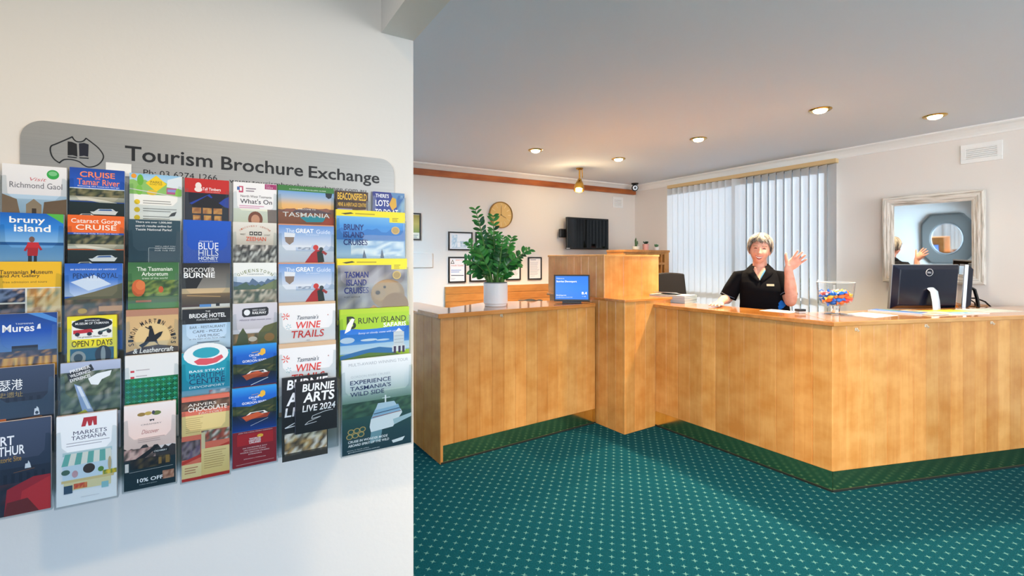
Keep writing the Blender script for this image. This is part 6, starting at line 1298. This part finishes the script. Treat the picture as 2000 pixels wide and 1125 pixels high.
for sg in (-1, 1):
    ex = sg*.0315; ez = .006; w_ = .0135
    X_ = [ex+w_*(i/6-1) for i in range(13)]; q = lambda x: 1-((x-ex)/w_)**2
    strip('eye', lambda x: ez+.0045*q(x), lambda x: ez+.0002*q(x), X_, mat('eye_dark', '3a2c28', .2) if 'eye_dark' not in D.materials else D.materials['eye_dark'], .0016)
    strip('eyelid', lambda x: ez+.0085*q(x), lambda x: ez+.0042*q(x), X_, mat('lash', '8a5a4a', .6) if 'lash' not in D.materials else D.materials['lash'], .0022)
    X_ = [ex+sg*.002+.017*(i/6-1) for i in range(13)]
    strip('eyebrow', lambda x: .0275+.0035*(1-((x-ex)/.018)**2)+.001, lambda x: .0245+.0035*(1-((x-ex)/.018)**2), X_, mat('brow', '9a7a5c', .8) if 'brow' not in D.materials else D.materials['brow'], .0018)
    nm = MB(); nm.ball(hd((sg*.0755, .004, -.042)), .0042, 10, 8); nm.build('earring', mat('pearl', 'f2ece4', .2) if 'pearl' not in D.materials else D.materials['pearl'], t, local=True)
# short tousled hair
hr = MB(); rr = random.Random(5); hc = ['85807a', '6a6661', '9c968d', '77716a', 'aba59b', '55514c', '8c8273', '968c7c']
Hc = V((0, .008, .022)); rad_ = V((.083, .098, .106))
def hp(phi, th, k=1.0): return Hc+V((rad_.x*k*math.sin(th)*math.cos(phi), rad_.y*k*math.sin(th)*math.sin(phi), rad_.z*k*math.cos(th)))
def endth(phi):                                                    # polar angle of the hairline by azimuth (front is -pi/2)
    d = abs((phi+math.pi/2+math.pi) % (2*math.pi)-math.pi)
    if d < .75: return 1.16+.10*rr.random()
    if d < 1.25: return 1.35+.45*(d-.75)/.5
    return 1.95+.25*min(1, (d-1.25)/1.0)
n_ph, n_th = 48, 14; rows = []
for j in range(n_th+1):
    rows.append(hr.vs([hd(hp(2*math.pi*i/n_ph, (endth(2*math.pi*i/n_ph)-.08)*j/n_th, .97)) for i in range(n_ph)]))
for a, b in zip(rows, rows[1:]):
    for i in range(n_ph): j = (i+1) % n_ph; hr.fi((a[i], b[i], b[j], a[j]), hx(hc[(i*5) % 8]))
for i in range(300):
    phi = rr.uniform(0, 2*math.pi) if i > 80 else rr.uniform(-math.pi, 0)
    d = abs((phi+math.pi/2+math.pi) % (2*math.pi)-math.pi)
    th0 = rr.uniform(.05, .75); th1 = endth(phi)+rr.uniform(-.12, .10); sw = rr.uniform(.05, .45)*(1 if math.cos(phi) > -.25 else -1); lift = rr.uniform(.98, 1.09); wob = rr.uniform(-.10, .10); pts = []
    for k in range(8):
        f = k/7; pts.append(hd(hp(phi+sw*f*f*(1.3 if d < 1.2 else .45)+wob*math.sin(5*f), th0+(th1-th0)*f, lift+.05*math.sin(math.pi*f)*rr.uniform(.4, 1)+(rr.uniform(.0, .06) if k >= 6 else 0))))
    hr.tube(pts, [(.006, .004), (.0095, .005), (.010, .0055), (.0095, .005), (.0085, .0045), (.007, .004), (.0045, .003), (.0012, .001)], n=6, col=hx(rr.choice(hc)))
hr.build('hair', vcmat('hair_strands', .5), t, local=True, smooth=180)
# polo shirt
ps = MB(); NR = 160; zs = [.86+.006*i for i in range(int((1.35-.86)/.006)+1)]
rg = [ps.vs(ring(z, 0, NR, 1.015)) for z in zs]; blk = hx('0b0c11'); blue = hx('1f6fd0')
vw = lambda z: (z-1.238)/.105*.060
for a, b, z in zip(rg, rg[1:], zs):
    for i in range(NR):
        j = (i+1) % NR; c = (V(ps.v[a[i]])+V(ps.v[b[j]]))/2
        if c.y < .0 and c.z > 1.238 and abs(c.x) < vw(c.z): continue
        cl = blk
        if c.x > .13 and c.y < .06 and .93 < c.z < 1.09:
            e1 = 1.085-1.1*abs(c.x-.150); e2 = 1.045-.9*abs(c.x-.185)
            cl = blue if (c.z < e1 and not (e2-.045 < c.z < e2)) else blk
        ps.fi((a[i], a[j], b[j], b[i]), cl)
ps.tube([V((-.10, .01, 1.262)), V((-.150, .0, 1.258)), V((-.205, -.005, 1.16)), V((-.238, -.006, 1.088))], [(.05, .055), (.060, .064), (.062, .064), (.064, .066)], side=(1, 0, 0), n=24, col=blk, caps=False)
ps.tube([V((.10, .01, 1.262)), V((.150, -.005, 1.258)), V((.184, -.05, 1.18)), V((.203, -.085, 1.118))], [(.05, .055), (.060, .064), (.060, .062), (.060, .062)], side=(1, 0, 0), n=24, col=blk, caps=False)
po = ps.build('polo_shirt', vcmat('polo_fabric', .9, Specular_IOR_Level=.12), t, local=True, smooth=70); s2 = po.modifiers.new('thickness', 'SOLIDIFY'); s2.thickness = .003; s2.offset = 0
M_blk = mat('polo_black', '0b0c11', .9, 0, Specular_IOR_Level=.12)
def fronty(x, z, sc=1.015):
    cx, cy, rx, ry = tor(z); u = min(.999, abs((x-cx)/(rx*sc))); return cy-ry*sc*(1-u**(2/.85))**(.85/2)-.016*math.exp(-((z-1.17)/.05)**2)
cm = MB(); inner = []; outer = []
for f in (0, .2, .4, .6, .8):
    z = 1.236+.112*f; x = -.060*f; y = fronty(x, min(z, 1.345)); inner.append(V((x, y-.004, z))); outer.append(V((x-.012-.034*min(1, f*1.6), fronty(x-.02, max(1.2, z-.02))-.010, z-.012-.016*f)))
for a in range(0, 13):
    an = math.radians(232-(232+52)*a/12); x, y = .062*math.cos(an), .012+.060*math.sin(an); zz = 1.348+.022*min(1, min(a, 12-a)/3); inner.append(V((x, y, zz))); outer.append(V((x*1.62, .012+(y-.012)*1.5, zz-.038)))
n0 = 5
for f in (.8, .6, .4, .2, 0):
    z = 1.236+.112*f; x = .060*f; y = fronty(x, min(z, 1.345)); inner.append(V((x, y-.004, z))); outer.append(V((x+.012+.034*min(1, f*1.6), fronty(x+.02, max(1.2, z-.02))-.010, z-.012-.016*f)))
a = cm.vs(inner); b = cm.vs(outer)
for i in range(len(a)-1): cm.fi((a[i], a[i+1], b[i+1], b[i]))
co = cm.build('collar', M_blk, po, local=True, smooth=60); s2 = co.modifiers.new('thickness', 'SOLIDIFY'); s2.thickness = .004; s2.offset = 0
pk = MB(); q = []
for f in (0, .25, .5, .75): z = 1.240+.105*f; x = .060*f; q.append(pk.vs([V((x-.013*min(1, f*2+.2), fronty(x, z)+.001, z)), V((x+.002, fronty(x, z)-.005, z))]))
for a, b in zip(q, q[1:]): pk.fi((a[0], a[1], b[1], b[0]))
pk.build('placket_facing', mat('facing_blue', '4f93bd', .7), po, local=True)
nb = MB(); x, z = .074, 1.203; y = fronty(x, z)-.006; tn = V((1, (fronty(x+.02, z)-fronty(x-.02, z))/.04, 0)).normalized(); nb.box((x, y, z), tn*.027, tn.cross(UP)*.0015, V((.0, 0, 1))*.0085+tn*-.0008); nb.build('name_badge', mat('badge_gold', 'e8dcae', .35), po, local=True, smooth=0)
for pth, rr_ in ((V((-.238, -.006, 1.094)), (.0655, .067)), (V((.2025, -.0845, 1.121)), (.0615, .0625))):
    ax = (V((-.238, -.006, 1.088))-V((-.205, -.005, 1.16))).normalized() if pth.x < 0 else (V((.203, -.085, 1.118))-V((.184, -.05, 1.18))).normalized()
    u = (V((1, 0, 0))-ax*ax.x).normalized(); v = ax.cross(u); cb_ = MB(); cb_.tube([pth-ax*.012+u*rr_[0]*math.cos(2*math.pi*i/28)+v*rr_[1]*math.sin(2*math.pi*i/28) for i in range(29)], .0016, n=6); cb_.build('cuff_piping', mat('piping', '7f8ea6', .7) if 'piping' not in D.materials else D.materials['piping'], po, local=True)
# trousers and shoes
tr_ = MB(); TR = [(.90, .035, .02, .186, .131), (.82, .032, .02, .188, .136), (.76, .03, .02, .184, .130)]
rg = [tr_.vs([V((cx+rx*math.cos(2*math.pi*i/40), cy+ry*math.sin(2*math.pi*i/40), z)) for i in range(40)]) for z, cx, cy, rx, ry in TR]
for a, b in zip(rg, rg[1:]):
    for i in range(40): j = (i+1) % 40; tr_.fi((b[i], b[j], a[j], a[i]))
for sg in (-1, 1):
    x = .03+sg*.092; tr_.tube([V((x, .02, .80)), V((x, .01, .68)), V((x+sg*.004, .0, .46)), V((x+sg*.008, .02, .25)), V((x+sg*.01, .03, .07))], [.096, .088, .070, .064, .060], n=20)
tr_.build('trousers', mat('trouser_black', '14151a', .85), t, local=True, smooth=70)
for sg in (-1, 1):
    x = .03+sg*.10; sh = MB(); sh.tube([V((x, .085, .04)), V((x, .06, .05)), V((x, -.02, .048)), V((x+sg*.006, -.10, .036)), V((x+sg*.008, -.155, .027))], [(.026, .038), (.036, .049), (.038, .046), (.044, .034), (.022, .022)], side=(1, 0, 0), n=16); sh.build('shoe', M_black, t, local=True)
